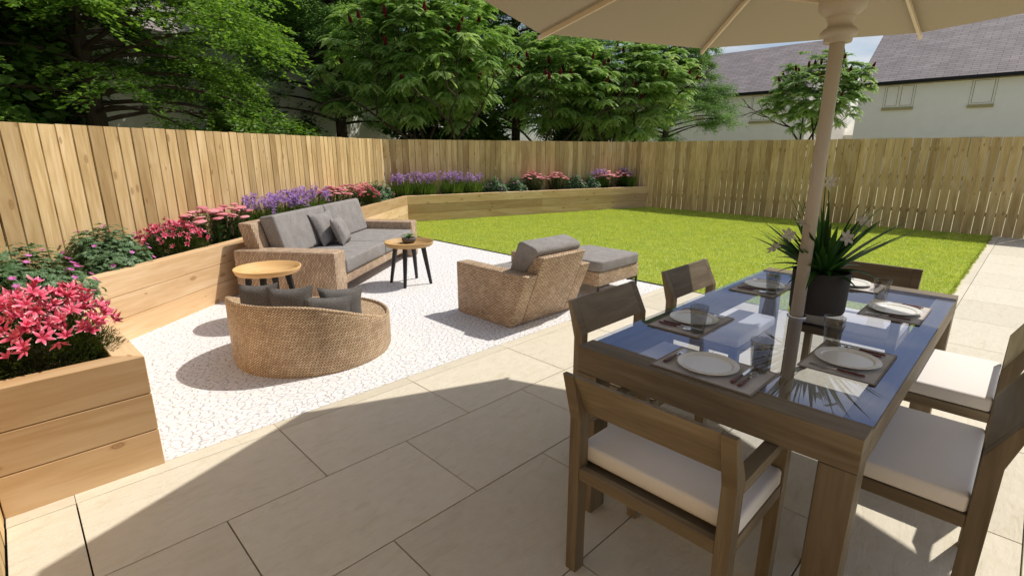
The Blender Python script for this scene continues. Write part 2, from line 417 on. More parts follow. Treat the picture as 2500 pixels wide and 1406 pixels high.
pvo = pv.build('patio_paving', M['paving'], bevel=.0012, seg=1); pvo['kind'] = 'structure'

# lawn
lawn_poly = [(4.49, -2.285), (12.2, -2.285), (12.2, 5.0), (5.55, 7.0), (4.49, 6.2)]
sheet('lawn_ground', lawn_poly, .004, M['lawnbase'])
def lawn():
    rs = np.random.RandomState(3); n = 250000
    x = rs.uniform(4.49, 12.2, n); y = rs.uniform(-2.30, 7.1, n)
    ymax = np.where(x < 5.5, 6.24+(x-4.49)*.79, 7.03-(x-5.5)*.297)-.02
    k = y < ymax; x = x[k]; y = y[k]; n = len(x)
    lump = np.sin(x*7.3+np.sin(y*5.1)*1.7)*np.sin(y*8.7+np.sin(x*4.3)*2)*.5+.5
    h = rs.uniform(.016, .036, n)*(0.75+.5*lump); w = rs.uniform(.003, .0065, n)
    a = rs.uniform(0, 2*np.pi, n); lx, ly = np.cos(a), np.sin(a); b = rs.uniform(0, 2*np.pi, n); t = rs.uniform(.004, .022, n)
    V = np.empty((n, 3, 3)); V[:, 0] = np.stack([x-lx*w, y-ly*w, np.full(n, .003)], 1); V[:, 1] = np.stack([x+lx*w, y+ly*w, np.full(n, .003)], 1)
    V[:, 2] = np.stack([x+np.cos(b)*t, y+np.sin(b)*t, h], 1)
    m2 = 9000; ex = rs.uniform(4.5, 12.2, m2); k2 = rs.rand(m2)*(.5+.5*np.sin(ex*23+np.sin(ex*9)*2)); ey = -2.285-rs.uniform(-.02, .014, m2)
    b2 = rs.uniform(-2.6, -.5, m2); t2 = .012+.045*k2; V2 = np.empty((m2, 3, 3)); V2[:, 0] = np.stack([ex-.005, ey, np.full(m2, .003)], 1); V2[:, 1] = np.stack([ex+.005, ey, np.full(m2, .003)], 1)
    V2[:, 2] = np.stack([ex+np.cos(b2)*t2, ey+np.sin(b2)*t2, .012+.02*rs.rand(m2)], 1); V = np.concatenate([V, V2]); n += m2; lump = np.concatenate([lump, rs.rand(m2)])
    o = npmesh('lawn_grass', V.reshape(-1, 3), np.arange(3*n).reshape(-1, 3), M['grass'], np.clip(.35*rs.rand(n)+.5*lump*rs.uniform(.6, 1.2, n), 0, 1))
    o['kind'] = 'stuff'; o['label'] = 'short bright lime green lawn grass between the planter, fence and paving'; o['category'] = 'grass'
lawn()
ed = MB(); ed.box((4.478, .1, -.02), (4.492, 6.3, .012)); ed = ed.build('lawn_edging', M['black'])
tag(ed, 'thin dark metal edging strip between white gravel and lawn', 'edging')

# ------------------------------------------------------------ raised timber planter
def v2(a): return Vector((a[0], a[1]))
pl = empty('timber_planter', (0, 0, 0), 0, 'long pale timber sleeper planter raised three boards high, bending round the gravel and lawn', 'planter')
H3 = .195; TH = .11
def offset_line(pts, d):
    out = []
    for i, p in enumerate(pts):
        ns = []
        if i: e = (p-pts[i-1]).normalized(); ns.append(Vector((-e.y, e.x)))
        if i < len(pts)-1: e = (pts[i+1]-p).normalized(); ns.append(Vector((-e.y, e.x)))
        if len(ns) == 1: out.append(p+ns[0]*d)
        else:
            m = (ns[0]+ns[1]).normalized(); out.append(p+m*(d/m.dot(ns[0])))
    return out
face = [A_, B_, C_, D_, E_]
inner = offset_line(face, TH)
random.seed(11)
for lvl in range(3):
    mb = MB()
    for i in range(4):
        o0, o1, i0, i1 = face[i], face[i+1], inner[i], inner[i+1]
        L = (o1-o0).length; z0 = lvl*H3+(.002 if lvl else -.03); z1 = (lvl+1)*H3-.002
        segs = max(1, round(L/3.2)); 
        for k in range(segs):
            ta, tb = k/segs, (k+1)/segs
            q = [o0.lerp(o1, ta), o0.lerp(o1, tb), i0.lerp(i1, tb), i0.lerp(i1, ta)]
            P = [(*p_, z0) for p_ in q]+[(*p_, z1) for p_ in q]
            F = [(0, 3, 2, 1), (4, 5, 6, 7), (0, 1, 5, 4), (1, 2, 6, 5), (2, 3, 7, 6), (3, 0, 4, 7)]
            l = L/segs
            U = [[(0, 0), (0, TH), (l, TH), (l, 0)], [(0, 0), (l, 0), (l, TH), (0, TH)], [(0, 0), (l, 0), (l, H3), (0, H3)],
                 [(0, 0), (TH, 0), (TH, H3), (0, H3)], [(0, 0), (l, 0), (l, H3), (0, H3)], [(0, 0), (TH, 0), (TH, H3), (0, H3)]]
            mb.add(P, F, U)
    mb.build('sleeper', M['sleeper'], pl, bevel=.003, seg=1)
FEN = offset_line([C_, D_, E_], .60)
F0 = Vector((-1.16, 2.0)); dL = (D_-C_).normalized()
FL0 = FEN[0]-dL*((FEN[0].x+1.16)/dL.x); FC = FEN[1]; 
dM = (E_-D_).normalized(); FR = FC+dM*((12.27-FC.x)/dM.x)
soil = MB(); q = [(-1.13, .15), inner[1], inner[2], inner[3], inner[4], (12.2, FR.y), (FC.x, FC.y), (FL0.x, FL0.y)]
soil.add([(p_[0], p_[1], .50) for p_ in q], [tuple(range(8))]); soil.build('soil_bed', M['soil'], pl)

# ------------------------------------------------------------ fences
def fence(name, a, b, z0, z1a, z1b, label, seed, pitch=.1475, inside=-1):
    rs = random.Random(seed); a, b = Vector(a), Vector(b); L = (b-a).length; d = (b-a)/L; nrm = Vector((-d.y, d.x))*inside*-1
    root = empty(name, (a.x, a.y, 0), math.atan2(d.y, d.x), label, 'fence')
    mb = MB(); n = int(L/pitch); pat = [rs.random() for _ in range(13)]
    s = 0; i = 0
    sg = 1 if inside < 0 else -1      # rails stand on the far side (local +y for inside<0)
    while s < L-.05:
        w = pitch-(.015 if seed in (1, 4) else .008)+rs.uniform(-.008, .004); t = min(s+w, L)
        zt = lin(z1a, z1b, s/L)+rs.uniform(-.004, .004); yo = rs.uniform(-.002, .002)
        mb.box((s, min(0, sg*.014)+yo, z0), (t, max(0, sg*.014)+yo, zt), rnd=rs.random(), grain=2)
        s = t+(rs.uniform(.011, .022) if seed in (1, 4) else rs.uniform(.006, .013)); i += 1
    mb.build('board_panel', M['fence'], root)
    for z in (.35, 1.0, 1.55):
        r = MB(); r.box((0, sg*.021 if sg > 0 else -.066, z), (L, .066 if sg > 0 else -.021, z+.075)); r.build('rail', M['rail'], root)
    k = 0
    while k*1.83 < L:
        x = .05+k*1.83; r = MB(); r.box((x, sg*.068 if sg > 0 else -.168, -.05), (x+.1, .168 if sg > 0 else -.068, lin(z1a, z1b, x/L)-.05)); r.build('post', M['rail'], root); k += 1
    return root
fence('left_boundary_fence', FL0, FC, .0, 1.745, 1.80, 'sunlit vertical board timber fence behind the sofa and the long flower bed', 1, inside=-1).name = 'board_fence'
fence('board_fence', FC, FR, .0, 1.80, 1.80, 'short shaded run of board fence behind the planter at the back of the lawn', 2, inside=-1)
fence('board_fence', (12.23, FR.y+.0), (12.23, -5.2), .0, 1.80, 1.785, 'shaded board fence closing the far end of lawn and path, bright gaps at its foot', 3, inside=-1)
fence('board_fence', (-1.1335, -5.2), (-1.1335, FL0.y), .0, 1.75, 1.75, 'board fence end at the bottom left corner beside the planter front', 4, inside=-1)

# ------------------------------------------------------------ houses
def gable_house(name, x0, y0, y1, eave, ridge, depth, wins, label, doors=(), rz=0, loc=(0, 0), lintels=(), pipe=None):
    """front wall on local x=0 facing -x, running y0..y1; depth along +x"""
    h = empty(name, (loc[0], loc[1], 0), rz, label, 'house')
    w = MB(); xm = depth/2
    prof = [(0, -.05), (depth, -.05), (depth, eave), (xm, ridge-.12), (0, eave)]
    w.prism(prof, y0, y1); w.build('wall', M['white_render'], h)
    sl_ = math.hypot(xm, ridge-eave); ov = .25; k = (ridge-eave)/xm
    for sg in (0, 1):
        r = MB(); ya, yb = y0-.12, y1+.12
        if sg == 0: P = [(-ov, ya, eave-ov*k), (-ov, yb, eave-ov*k), (xm, yb, ridge), (xm, ya, ridge)]
        else: P = [(depth+ov, yb, eave-ov*k), (depth+ov, ya, eave-ov*k), (xm, ya, ridge), (xm, yb, ridge)]
        L = sl_+.3; U = [(0, 0), (yb-ya, 0), (yb-ya, L), (0, L)]
        top = [(p_[0], p_[1], p_[2]+.1) for p_ in P]; bot = P
        r.add(top+bot, [(0, 3, 2, 1), (4, 5, 6, 7), (0, 1, 5, 4), (1, 2, 6, 5), (2, 3, 7, 6), (3, 0, 4, 7)],
              [[U[0], U[3], U[2], U[1]]]+[[(0, 0)]*4]*5)
        r.build('roof', M['slate'], h)
    g = MB(); g.box((-ov-.1, y0-.1, eave-ov*k-.06), (-ov-.002, y1+.1, eave-ov*k+.1)); g.build('gutter', M['gutter'], h)
    bd = MB(); bd.box((-.03, y0, eave-.275), (-.004, y1, eave-.235)); bd.build('trim_band', M['sill'], h)
    for (ya, yb, za, zb, kind) in wins:
        f = MB(); ft = .075
        f.box((-.02, ya, za), (.05, yb, za+ft)); f.box((-.02, ya, zb-ft), (.05, yb, zb))
        f.box((-.02, ya, za+ft), (.05, ya+ft, zb-ft)); f.box((-.02, yb-ft, za+ft), (.05, yb, zb-ft))
        if kind >= 2: m_ = (ya+yb)/2; f.box((-.02, m_-.06, za+ft), (.05, m_+.06, zb-ft))
        if kind == 4: f.box((-.018, ya+ft, za+.38), (.05, yb-ft, za+.45))
        fo = f.build('window', M['frame_white'], h, bevel=.008, seg=1)
        p_ = MB(); p_.box((.004, ya+ft-.005, za+ft-.005), (.009, yb-ft+.005, zb-ft+.005)); p_.build('pane', M['pane'], fo)
        e_ = MB(); q_ = .012  # dark strips stand in for the shaded gap round frame and panes
        for a0, a1, c0, c1 in ((ya-q_, yb+q_, zb, zb+q_), (ya-q_, ya, za, zb), (yb, yb+q_, za, zb)): e_.box((-.008, a0, c0), (.02, a1, c1))
        gs = [(ya+ft, yb-ft)] if kind < 2 else [(ya+ft, (ya+yb)/2-.06), ((ya+yb)/2+.06, yb-ft)]
        for a0, a1 in gs:
            for b0, b1, c0, c1 in ((a0, a1, zb-ft-.018, zb-ft), (a0, a0+.018, za+ft, zb-ft-.018), (a1-.018, a1, za+ft, zb-ft-.018), (a0+.018, a1-.018, za+ft, za+ft+.015)): e_.box((-.004, b0, c0), (.0035, b1, c1))
        e_.build('reveal_shade', M['reveal_shade'], fo)
        s_ = MB(); s_.box((-.09, ya-.03, za-.13), (.0, yb+.03, za-.01)); s_.build('sill', M['sill'], fo)
    for (ya, yb, z) in lintels:
        l_ = MB(); l_.box((-.02, ya, z-1.1), (.02, yb, z)); lo = l_.build('window', M['frame_white'], h)
        p_ = MB(); p_.box((-.026, ya+.09, z-1.0), (-.021, yb-.09, z-.09)); p_.build('pane', M['pane'], lo)
    if pipe is not None:
        l_ = MB(); l_.tube([(-.08, pipe, 0), (-.08, pipe, eave-.1)], .045, 8); l_.build('drainpipe', M['gutter'], h)
    return h
# right house: wall plane x=31.95, y from 4.85 down
gable_house('gabled_house', 0, -10.5, 4.80, 5.0, 8.05, 8.2, [(3.62-1.24-.0+.06, 3.68, 3.68, 4.77, 2), (-.52, .34, 3.63, 4.77, 1), (-6, -4.8, 3.65, 4.77, 2)],
            'white rendered house with grey slate roof at the right, beyond the fence', loc=(31.95, 0), lintels=[(2.2, 3.9, 2.28), (-.6, .5, 2.28)])
gable_house('gabled_house', 0, 7.15, 24.0, 5.0, 7.9, 8.2, [(8.85, 10.25, 3.28, 4.77, 4), (13.2, 14.3, 3.68, 4.77, 2), (18.0, 19.3, 3.65, 4.77, 2)],
            'white slate roofed house with black drainpipe, half hidden by trees left of the parasol pole', loc=(31.9, 0), lintels=[(8.8, 10.0, 2.28)], pipe=7.3)
gable_house('gabled_house', 0, -9, 13, 5.0, 8.0, 8.0, [(-3, -1.8, 3.6, 4.77, 2), (4, 5.2, 3.6, 4.77, 2)],
            'white house with slate roof glimpsed through the trees on the left', loc=(7.0, 26.0), rz=R(-71), lintels=[(-3.2, -1.7, 2.28)])
gh = empty('brick_outbuilding', (40, 6.2, 0), R(-8), 'small brown walled outbuilding with pale eaves board, far behind the small round tree', 'outbuilding')
w = MB(); w.prism([(0, 0), (3, 0), (3, 2.6), (1.5, 3.6), (0, 2.6)], -1.2, .9); w.build('wall', M['brick'], gh)
w = MB(); w.prism([(-.25, 2.35), (1.5, 3.55), (3.25, 2.35), (3.25, 2.6), (1.5, 3.85), (-.25, 2.6)], -1.45, 1.1); w.build('roof', M['frame_white'], gh)

# ------------------------------------------------------------ trees
def frame_from(d, up=Vector((0, 0, 1))):
    d = d.normalized(); s_ = d.cross(up)
    if s_.length < 1e-3: s_ = Vector((1, 0, 0))
    s_.normalize(); return d, s_, s_.cross(d)
def leaf_quads(P, D, Sd, Ln, Wd, rs, fold=.15):
    """kite shaped leaves: P base, D direction, Sd side vectors"""
    n = len(P); N = np.cross(D, Sd)
    tip = P+D*Ln[:, None]; mid = P+D*(Ln*.45)[:, None]
    l = mid+Sd*(Wd*.5)[:, None]+N*(Wd*fold)[:, None]; r = mid-Sd*(Wd*.5)[:, None]+N*(Wd*fold)[:, None]
    V = np.stack([P, r, tip, l], 1).reshape(-1, 3)
    return V, np.arange(4*n).reshape(-1, 4)
def norm(a): return a/np.maximum(np.linalg.norm(a, axis=-1, keepdims=True), 1e-9)

def spray_tree(H, z_low, rad_fn, nbr, leaf_len, leaf_wid, twigs, lpt, droop, seed, mat, trunk_r, lean=0, rise=.15, lowbare=False, bmin=.35, jit=.02, tz=.14, tilt=.4):
    """trunk with whorled limbs carrying flat layered sprays; returns (trunk MB, V, F, rnd)"""
    rs = np.random.RandomState(seed); tr = MB(); pts = []; rads = []
    for i in range(9):
        z = H*i/8; pts.append((math.sin(i*.9+seed)*.07*i*.3, math.cos(i*.7+seed)*.06*i*.3, z)); rads.append(trunk_r*(1-.85*i/8)+(.03 if i else .06))
    tr.tube(pts, rads, 10)
    P, D, Sx, Ln, Wd, Rn = [], [], [], [], [], []
    for b in range(nbr):
        z = z_low+(H-z_low)*(b+rs.rand())/nbr; lowf = max(0., 1-(z-z_low)/(.42*(H-z_low))) if lowbare else 0.; az = b*2.39996+rs.uniform(-.4, .4)
        R_ = rad_fn(z/H)*rs.uniform(.72, 1.12)
        if R_ < .25: continue
        tx = np.interp(z, [p[2] for p in pts], [p[0] for p in pts]); ty = np.interp(z, [p[2] for p in pts], [p[1] for p in pts])
        o = np.array([tx, ty, z]); h = np.array([math.cos(az), math.sin(az), 0.]); ris = rise+rs.uniform(-.1, .15)
        ns = 9; bp = []; 
        side = np.array([-h[1], h[0], 0.]); wob = rs.uniform(-.25, .25)
        for k in range(ns):
            t_ = k/(ns-1); bp.append(o+h*R_*t_+side*wob*R_*t_*t_+np.array([0, 0, R_*(ris*t_-droop*t_**2.2)]))
        br0 = min(.055, .018*R_+.008)*(1.0 if z < H*.7 else .7)
        tr.tube([tuple(q) for q in bp[:8]], [br0*(1-.8*k/8)+.003 for k in range(8)], 5, caps=False)
        bp = np.array(bp)
        brn = rs.uniform(-.15, .15)
        for w_ in range(int(twigs*(1-.28*lowf))):
            t_ = (bmin+.3*lowf)+(1-bmin-.3*lowf)*(w_+rs.rand()*.9)/max(1, int(twigs*(1-.28*lowf))); i0 = min(int(t_*(ns-1)), ns-2); fr = t_*(ns-1)-i0
            q = bp[i0]*(1-fr)+bp[i0+1]*fr; tang = norm(bp[i0+1]-bp[i0])
            sd = 1 if w_ % 2 else -1
            ang = rs.uniform(.5, 1.15)*sd; td = norm(tang*math.cos(ang)+np.cross([0, 0, 1.], tang)*math.sin(ang)+np.array([0, 0, rs.uniform(-tz, tz)]))
            TL = R_*(.16+.30*(1-abs(2*t_-1.15)))*rs.uniform(.7, 1.15)
            tt = (np.arange(lpt)+rs.rand(lpt)*.6)/lpt
            pos = q+td*(TL*tt)[:, None]+np.array([0, 0, -1.])*(droop*.8*TL*tt**2)[:, None]+rs.normal(0, jit, (lpt, 3))
            sds = np.where(np.arange(lpt) % 2, 1., -1.)
            sv = norm(np.cross([0, 0, 1.], td)); la = rs.uniform(.45, 1.1, lpt)
            ld = td*np.cos(la)[:, None]+sv*(np.sin(la)*sds)[:, None]; ld[:, 2] += rs.uniform(-.35, .12, lpt)
            ld = norm(ld); up = norm(np.array([0, 0, 1.])+rs.normal(0, tilt, (lpt, 3))); ss = norm(np.cross(ld, up))
            P.append(pos); D.append(ld); Sx.append(ss); Ln.append(leaf_len*rs.uniform(.7, 1.3, lpt)); Wd.append(leaf_wid*rs.uniform(.8, 1.2, lpt))
            Rn.append(np.clip(.5+brn+rs.uniform(-.4, .4, lpt), 0, 1))
    P, D, Sx = map(np.concatenate, (P, D, Sx)); Ln, Wd, Rn = map(np.concatenate, (Ln, Wd, Rn))
    V, F = leaf_quads(P, D, Sx, Ln, Wd, rs)
    return tr, V, F, Rn
def plant_tree(name, parts, mat, loc, rz, label, group, cat='tree'):
    root = empty(name, loc, rz, label, cat, group)
    tr, V, F, Rn = parts
    tr.build('trunk', M['bark'], root); npmesh('crown', V, F, mat, Rn, root)
    return root
def replant(o, loc, rz, s, label):
    c = copy_tree(o); c.location = loc; c.rotation_euler = (0, 0, rz); c.scale = (s, s, s); c['label'] = label; return c
# large broadleaved tree on the left
broad = plant_tree('broadleaf_tree', spray_tree(9.5, 2.2, lambda t: 4.55*math.sin(math.pi*min(1, .30+.70*t))**.8 if t < .99 else .3, 116, .105, .064, 30, 44, .32, 7, M['leaf_broad'], .22, rise=.24, lowbare=True, jit=.03, tz=.28, tilt=.42),
                   M['leaf_broad'], (.97, 13.0, 0), 0, 'big bright green broadleaved tree filling the left, its sprays hanging over the fence', 'trees beyond the fence')
# layered feathery trees
GT = 'trees beyond the fence'
feather = plant_tree('feathery_tree', spray_tree(11.0, 2.5, lambda t: 4.4*(1-t)**.6*min(1, .5+1.6*t), 118, .088, .040, 40, 60, .22, 21, M['leaf_larch'], .2, rise=.30, lowbare=True, bmin=.40, jit=.07, tz=.5, tilt=.55),
                     M['leaf_larch'], (8.48, 15.76, 0), .5, 'tall dark feathery tree whose bare lower trunk stands left of centre', GT)
replant(feather, (2.2, 18.6, 0), 4.4, .9, 'blue green feathery tree behind the drooping sprays of the big left tree')
replant(feather, (9.3, 20.5, 0), 2.9, .95, 'feathery tree in shadow just behind the tall left centre trunk')
replant(feather, (15.98, 14.19, 0), 2.2, 1.0, 'tall dark feathery tree with a straight trunk rising behind the middle fence')
replant(feather, (21.6, 9.9, 0), 4.0, .78, 'feathery layered tree just left of the parasol pole, in front of the white house')
replant(feather, (5.6, 21.5, 0), 1.2, .95, 'blue green feathery tree in shadow behind the big left tree')
replant(feather, (24.0, 18.2, 0), 5.1, 1.05, 'distant feathery tree seen between the two centre trunks')
replant(feather, (12.4, 21.5, 0), 3.3, 1.15, 'distant dark feathery tree behind the tall left centre tree')
# dense dark shrubs/trees closing the gaps low down
dense = plant_tree('dense_tree', spray_tree(6.5, .5, lambda t: 2.1*math.sin(math.pi*min(1, .22+.78*t))**.7 if t < .98 else .3, 110, .17, .10, 20, 22, .3, 33, M['leaf_dark'], .10, rise=.35, bmin=.25, jit=.08, tz=.6, tilt=.7),
                   M['leaf_dark'], (11.9, 13.6, 0), 0, 'low dense dark green tree behind the middle fence, between the two tall trunks', GT)
replant(dense, (-3.0, 12.6, 0), 1.4, 1.5, 'dense dark tree low at the far left, just over the fence')
replant(dense, (4.7, 17.6, 0), .7, .72, 'small dense dark tree under the right hand sprays of the big left tree')
replant(dense, (7.2, 19.5, 0), 2.2, .95, 'dense dark tree low between the big left tree and the first tall trunk')
replant(dense, (-.9, 17.5, 0), 2.6, 1.25, 'dense dark tree behind the big left trunk')
replant(dense, (18.6, 12.4, 0), 3.7, .78, 'dense dark tree behind the two middle sumacs')

def sumac(seed, R0, zc, nh, stems=3):
    rs = np.random.RandomState(seed); tr = MB(); tips = []
    def grow(p, d, L, r, lev):
        n = 4; pts = [p]; q = np.array(p, float); dd = np.array(d, float)
        if q[2] < zc*.62: dd = norm(np.array([dd[0], dd[1], max(dd[2], .75)]))
        for i in range(n):
            dd = norm(dd+rs.normal(0, .13, 3)+np.array([0, 0, .06])); q = q+dd*L/n; pts.append(tuple(q))
        tr.tube(pts, [r*(1-.35*i/n) for i in range(n+1)], 6, caps=False)
        if lev >= 4 or L < .22: tips.append((q, dd)); return
        for k in range(2 if rs.rand() < .75 else 3):
            a = rs.uniform(0, 2*np.pi); sp = rs.uniform(.38, .78)
            o = norm(dd*math.cos(sp)+norm(np.cross(dd, [math.cos(a), math.sin(a), .2]))*math.sin(sp)+np.array([0, 0, .03]))
            grow(tuple(q), o, L*rs.uniform(.66, .9), r*.66, lev+1)
    for s_ in range(stems):
        a = 2*np.pi*s_/stems+rs.rand(); grow((0, 0, 0), norm(np.array([math.cos(a)*.33, math.sin(a)*.33, 1.])), zc*.42, .075, 0)
    P, D, Sx, Ln, Wd, Rn = [], [], [], [], [], []; cones = []
    # extra leaf heads spread over the dome so the crown closes
    hd = [t_[0] for t_ in tips]
    while len(hd) < nh:
        a = rs.uniform(0, 2*np.pi); u = rs.uniform(-.95, 1); rr = rs.uniform(.5, 1.10)
        lo = 1+.16*math.sin(3*a+seed)*math.cos(2.5*u+seed); hd.append(np.array([math.cos(a)*math.sqrt(1-u*u)*R0*rr*lo, math.sin(a)*math.sqrt(1-u*u)*R0*rr*lo, zc+u*R0*.84*rr*lo]))
    for q in hd:
        rel = q-np.array([0, 0, zc-.3]); rel = rel/max(np.linalg.norm(rel), .01)
        q = np.array([0, 0, zc-.3])+rel*min(np.linalg.norm(q-np.array([0, 0, zc-.3])), R0*1.2)
        hb = rs.uniform(-.2, .2)
        if rel[2] > -.35 and rs.rand() < .12: cones.append((q+rel*.16, norm(rel*.5+np.array([0, 0, 1.]))))
        for f in range(rs.randint(9, 13)):
            a = rs.uniform(0, 2*np.pi); h = norm(np.array([math.cos(a), math.sin(a), rs.uniform(-.1, .55)])+rel*.55); L = rs.uniform(.28, .46)
            nl = 15; t_ = (np.arange(nl)+.6)/nl
            rach = q+h*(L*t_)[:, None]+np.array([0, 0, -1.])*(L*.55*t_**2.2)[:, None]
            sv = norm(np.cross(h, [0, 0, 1.]))
            for sd in (-1, 1):
                la = .95-.35*t_; ld = h*np.cos(la)[:, None]+sv*(sd*np.sin(la))[:, None]+np.array([0, 0, -1.])*(.25+.55*t_)[:, None]; ld = norm(ld)
                up = norm(np.array([0, 0, 1.])+rs.normal(0, .2, (nl, 3))); ss = norm(np.cross(ld, up))
                P.append(rach); D.append(ld); Sx.append(ss); Ln.append((.115*np.sin(np.pi*(.15+.8*t_))+.02)*rs.uniform(.9, 1.1)); Wd.append(np.full(nl, .030))
                Rn.append(np.clip(.45+hb+.35*rs.rand(nl)-.1, 0, 1))
    P, D, Sx = map(np.concatenate, (P, D, Sx)); Ln, Wd, Rn = map(np.concatenate, (Ln, Wd, Rn))
    V, F = leaf_quads(P, D, Sx, Ln, Wd, rs, .1)
    return (tr, V, F, Rn), cones
def plant_sumac(seed, R0, zc, nh, loc, rz, label):
    parts, cones = sumac(seed, R0, zc, nh)
    root = plant_tree('sumac_tree', parts, M['leaf_sumac'], loc, rz, label, 'sumac trees beyond the fence')
    cm = None
    for q, d in cones[:34]:
        if cm is None:
            m = MB(); m.lathe([(.001, -.13), (.034, -.10), (.052, -.02), (.046, .07), (.022, .15), (.001, .19)], 8); o = m.build('fruit_cone', M['cone'], root); cm = o.data
        else:
            o = bpy.data.objects.new('fruit_cone', cm); COL.objects.link(o); o.parent = root
        o.location = q; o.rotation_euler = Vector(d).to_track_quat('Z', 'Y').to_euler()
    return root
plant_sumac(3, 2.15, 4.2, 560, (8.21, 10.16, 0), 0, 'large sumac with red fruit cones left of centre, forked trunk above the middle fence')
plant_sumac(8, 1.8, 3.8, 430, (13.3, 9.4, 0), 1, 'sumac with red fruit cones just below the left corner of the parasol')
plant_sumac(14, 1.9, 3.7, 440, (16.0, 8.3, 0), 2, 'pale green sumac with red cones behind the corner of the middle and far fence')
plant_sumac(19, 1.65, 3.95, 300, (24.33, 4.56, 0), 3, 'small round sumac standing alone in front of the houses, behind the parasol pole')

# ------------------------------------------------------------ flower bed plants
def needle_clump(rs, R0, H, n, ln, wd, mat, root, lobes=1, name='foliage', flat=.6):
    """mound of small leaves pointing outwards"""
    a = rs.uniform(0, 2*np.pi, n); u = rs.uniform(0, 1, n)**.8; rr = rs.uniform(.35, 1, n)**.6
    nx = np.stack([np.cos(a)*np.sqrt(1-u*u), np.sin(a)*np.sqrt(1-u*u), u], 1)
    bl = 1+.18*np.sin(a*3+rs.rand()*6)*np.sin(u*5)
    P = nx*np.stack([R0*rr*bl, R0*rr*bl, H*rr*bl], 1)
    return P, nx, rr
def lily(loc, R0, H, nfl, seed, label, scale=1.0):
    rs = np.random.RandomState(seed); root = empty('lily_clump', loc, rs.rand()*6, label, 'flowers', 'flowering plants in the raised bed')
    n = int(14000*(R0/.28)**2); P, N, rr = needle_clump(rs, R0, H*.72, n, 0, 0, None, None)
    D = norm(N+rs.normal(0, .5, (n, 3))+np.array([0, 0, .3])); Sx = norm(np.cross(D, rs.normal(0, 1, (n, 3))))
    V, F = leaf_quads(P, D, Sx, rs.uniform(.02, .045, n), np.full(n, .0045), rs, .1)
    npmesh('foliage', V, F, M['lily_leaf'], np.clip(rs.rand(n)*.8*rr, 0, 1), root)
    VV, FF, TT, RR = [], [], [], []; k = 0
    for i in range(nfl):
        a = rs.uniform(0, 2*np.pi); rad = math.sqrt(rs.rand())*R0*1.05
        z = H*(.70+.30*rs.rand())*math.sqrt(max(.1, 1-(rad/(R0*1.25))**2)); c = np.array([rad*math.cos(a), rad*math.sin(a), z])
        ax = norm(np.array([math.cos(a)*.6*rad/R0, math.sin(a)*.6*rad/R0, .55])+rs.normal(0, .5, 3)); e1 = norm(np.cross(ax, [.3, .2, 1.])); e2 = np.cross(ax, e1)
        op = rs.uniform(.3, .85)
        for pz in range(6):
            b = pz*np.pi/3+rs.uniform(-.15, .15); od = e1*math.cos(b)+e2*math.sin(b); L = rs.uniform(.036, .052)*scale; w_ = L*.34
            f = norm(ax*math.cos(op)+od*math.sin(op)); f2 = norm(ax*math.cos(op+.5)+od*math.sin(op+.5)); sv = norm(np.cross(f, ax)); nn = np.cross(f, sv)
            p0 = c; p1 = c+f*L*.45; p2 = p1+f2*L*.38; p3 = p2+f2*L*.22
            VV += [p0, p1+sv*w_*.5+nn*w_*.22, p1, p1-sv*w_*.5+nn*w_*.22, p2+sv*w_*.3+nn*w_*.12, p2, p2-sv*w_*.3+nn*w_*.12, p3]
            TT += [0, .45, .45, .45, .85, .85, .85, 1]
            FF += [(k, k+1, k+2, k+2), (k, k+2, k+3, k+3), (k+1, k+4, k+5, k+2), (k+2, k+5, k+6, k+3), (k+4, k+7, k+5, k+5), (k+5, k+7, k+6, k+6)]
            RR += [rs.rand()]*6; k += 8
    V = np.array(VV); FF = [tuple(dict.fromkeys(f)) for f in FF]
    me = bpy.data.meshes.new('blossoms'); me.from_pydata([tuple(v) for v in V], [], FF)
    me.attributes.new('rnd', 'FLOAT', 'FACE').data.foreach_set('value', RR); me.attributes.new('tip', 'FLOAT', 'POINT').data.foreach_set('value', TT)
    me.materials.append(M['petal_lily']); o = bpy.data.objects.new('blossoms', me); COL.objects.link(o); o.parent = root
    return root
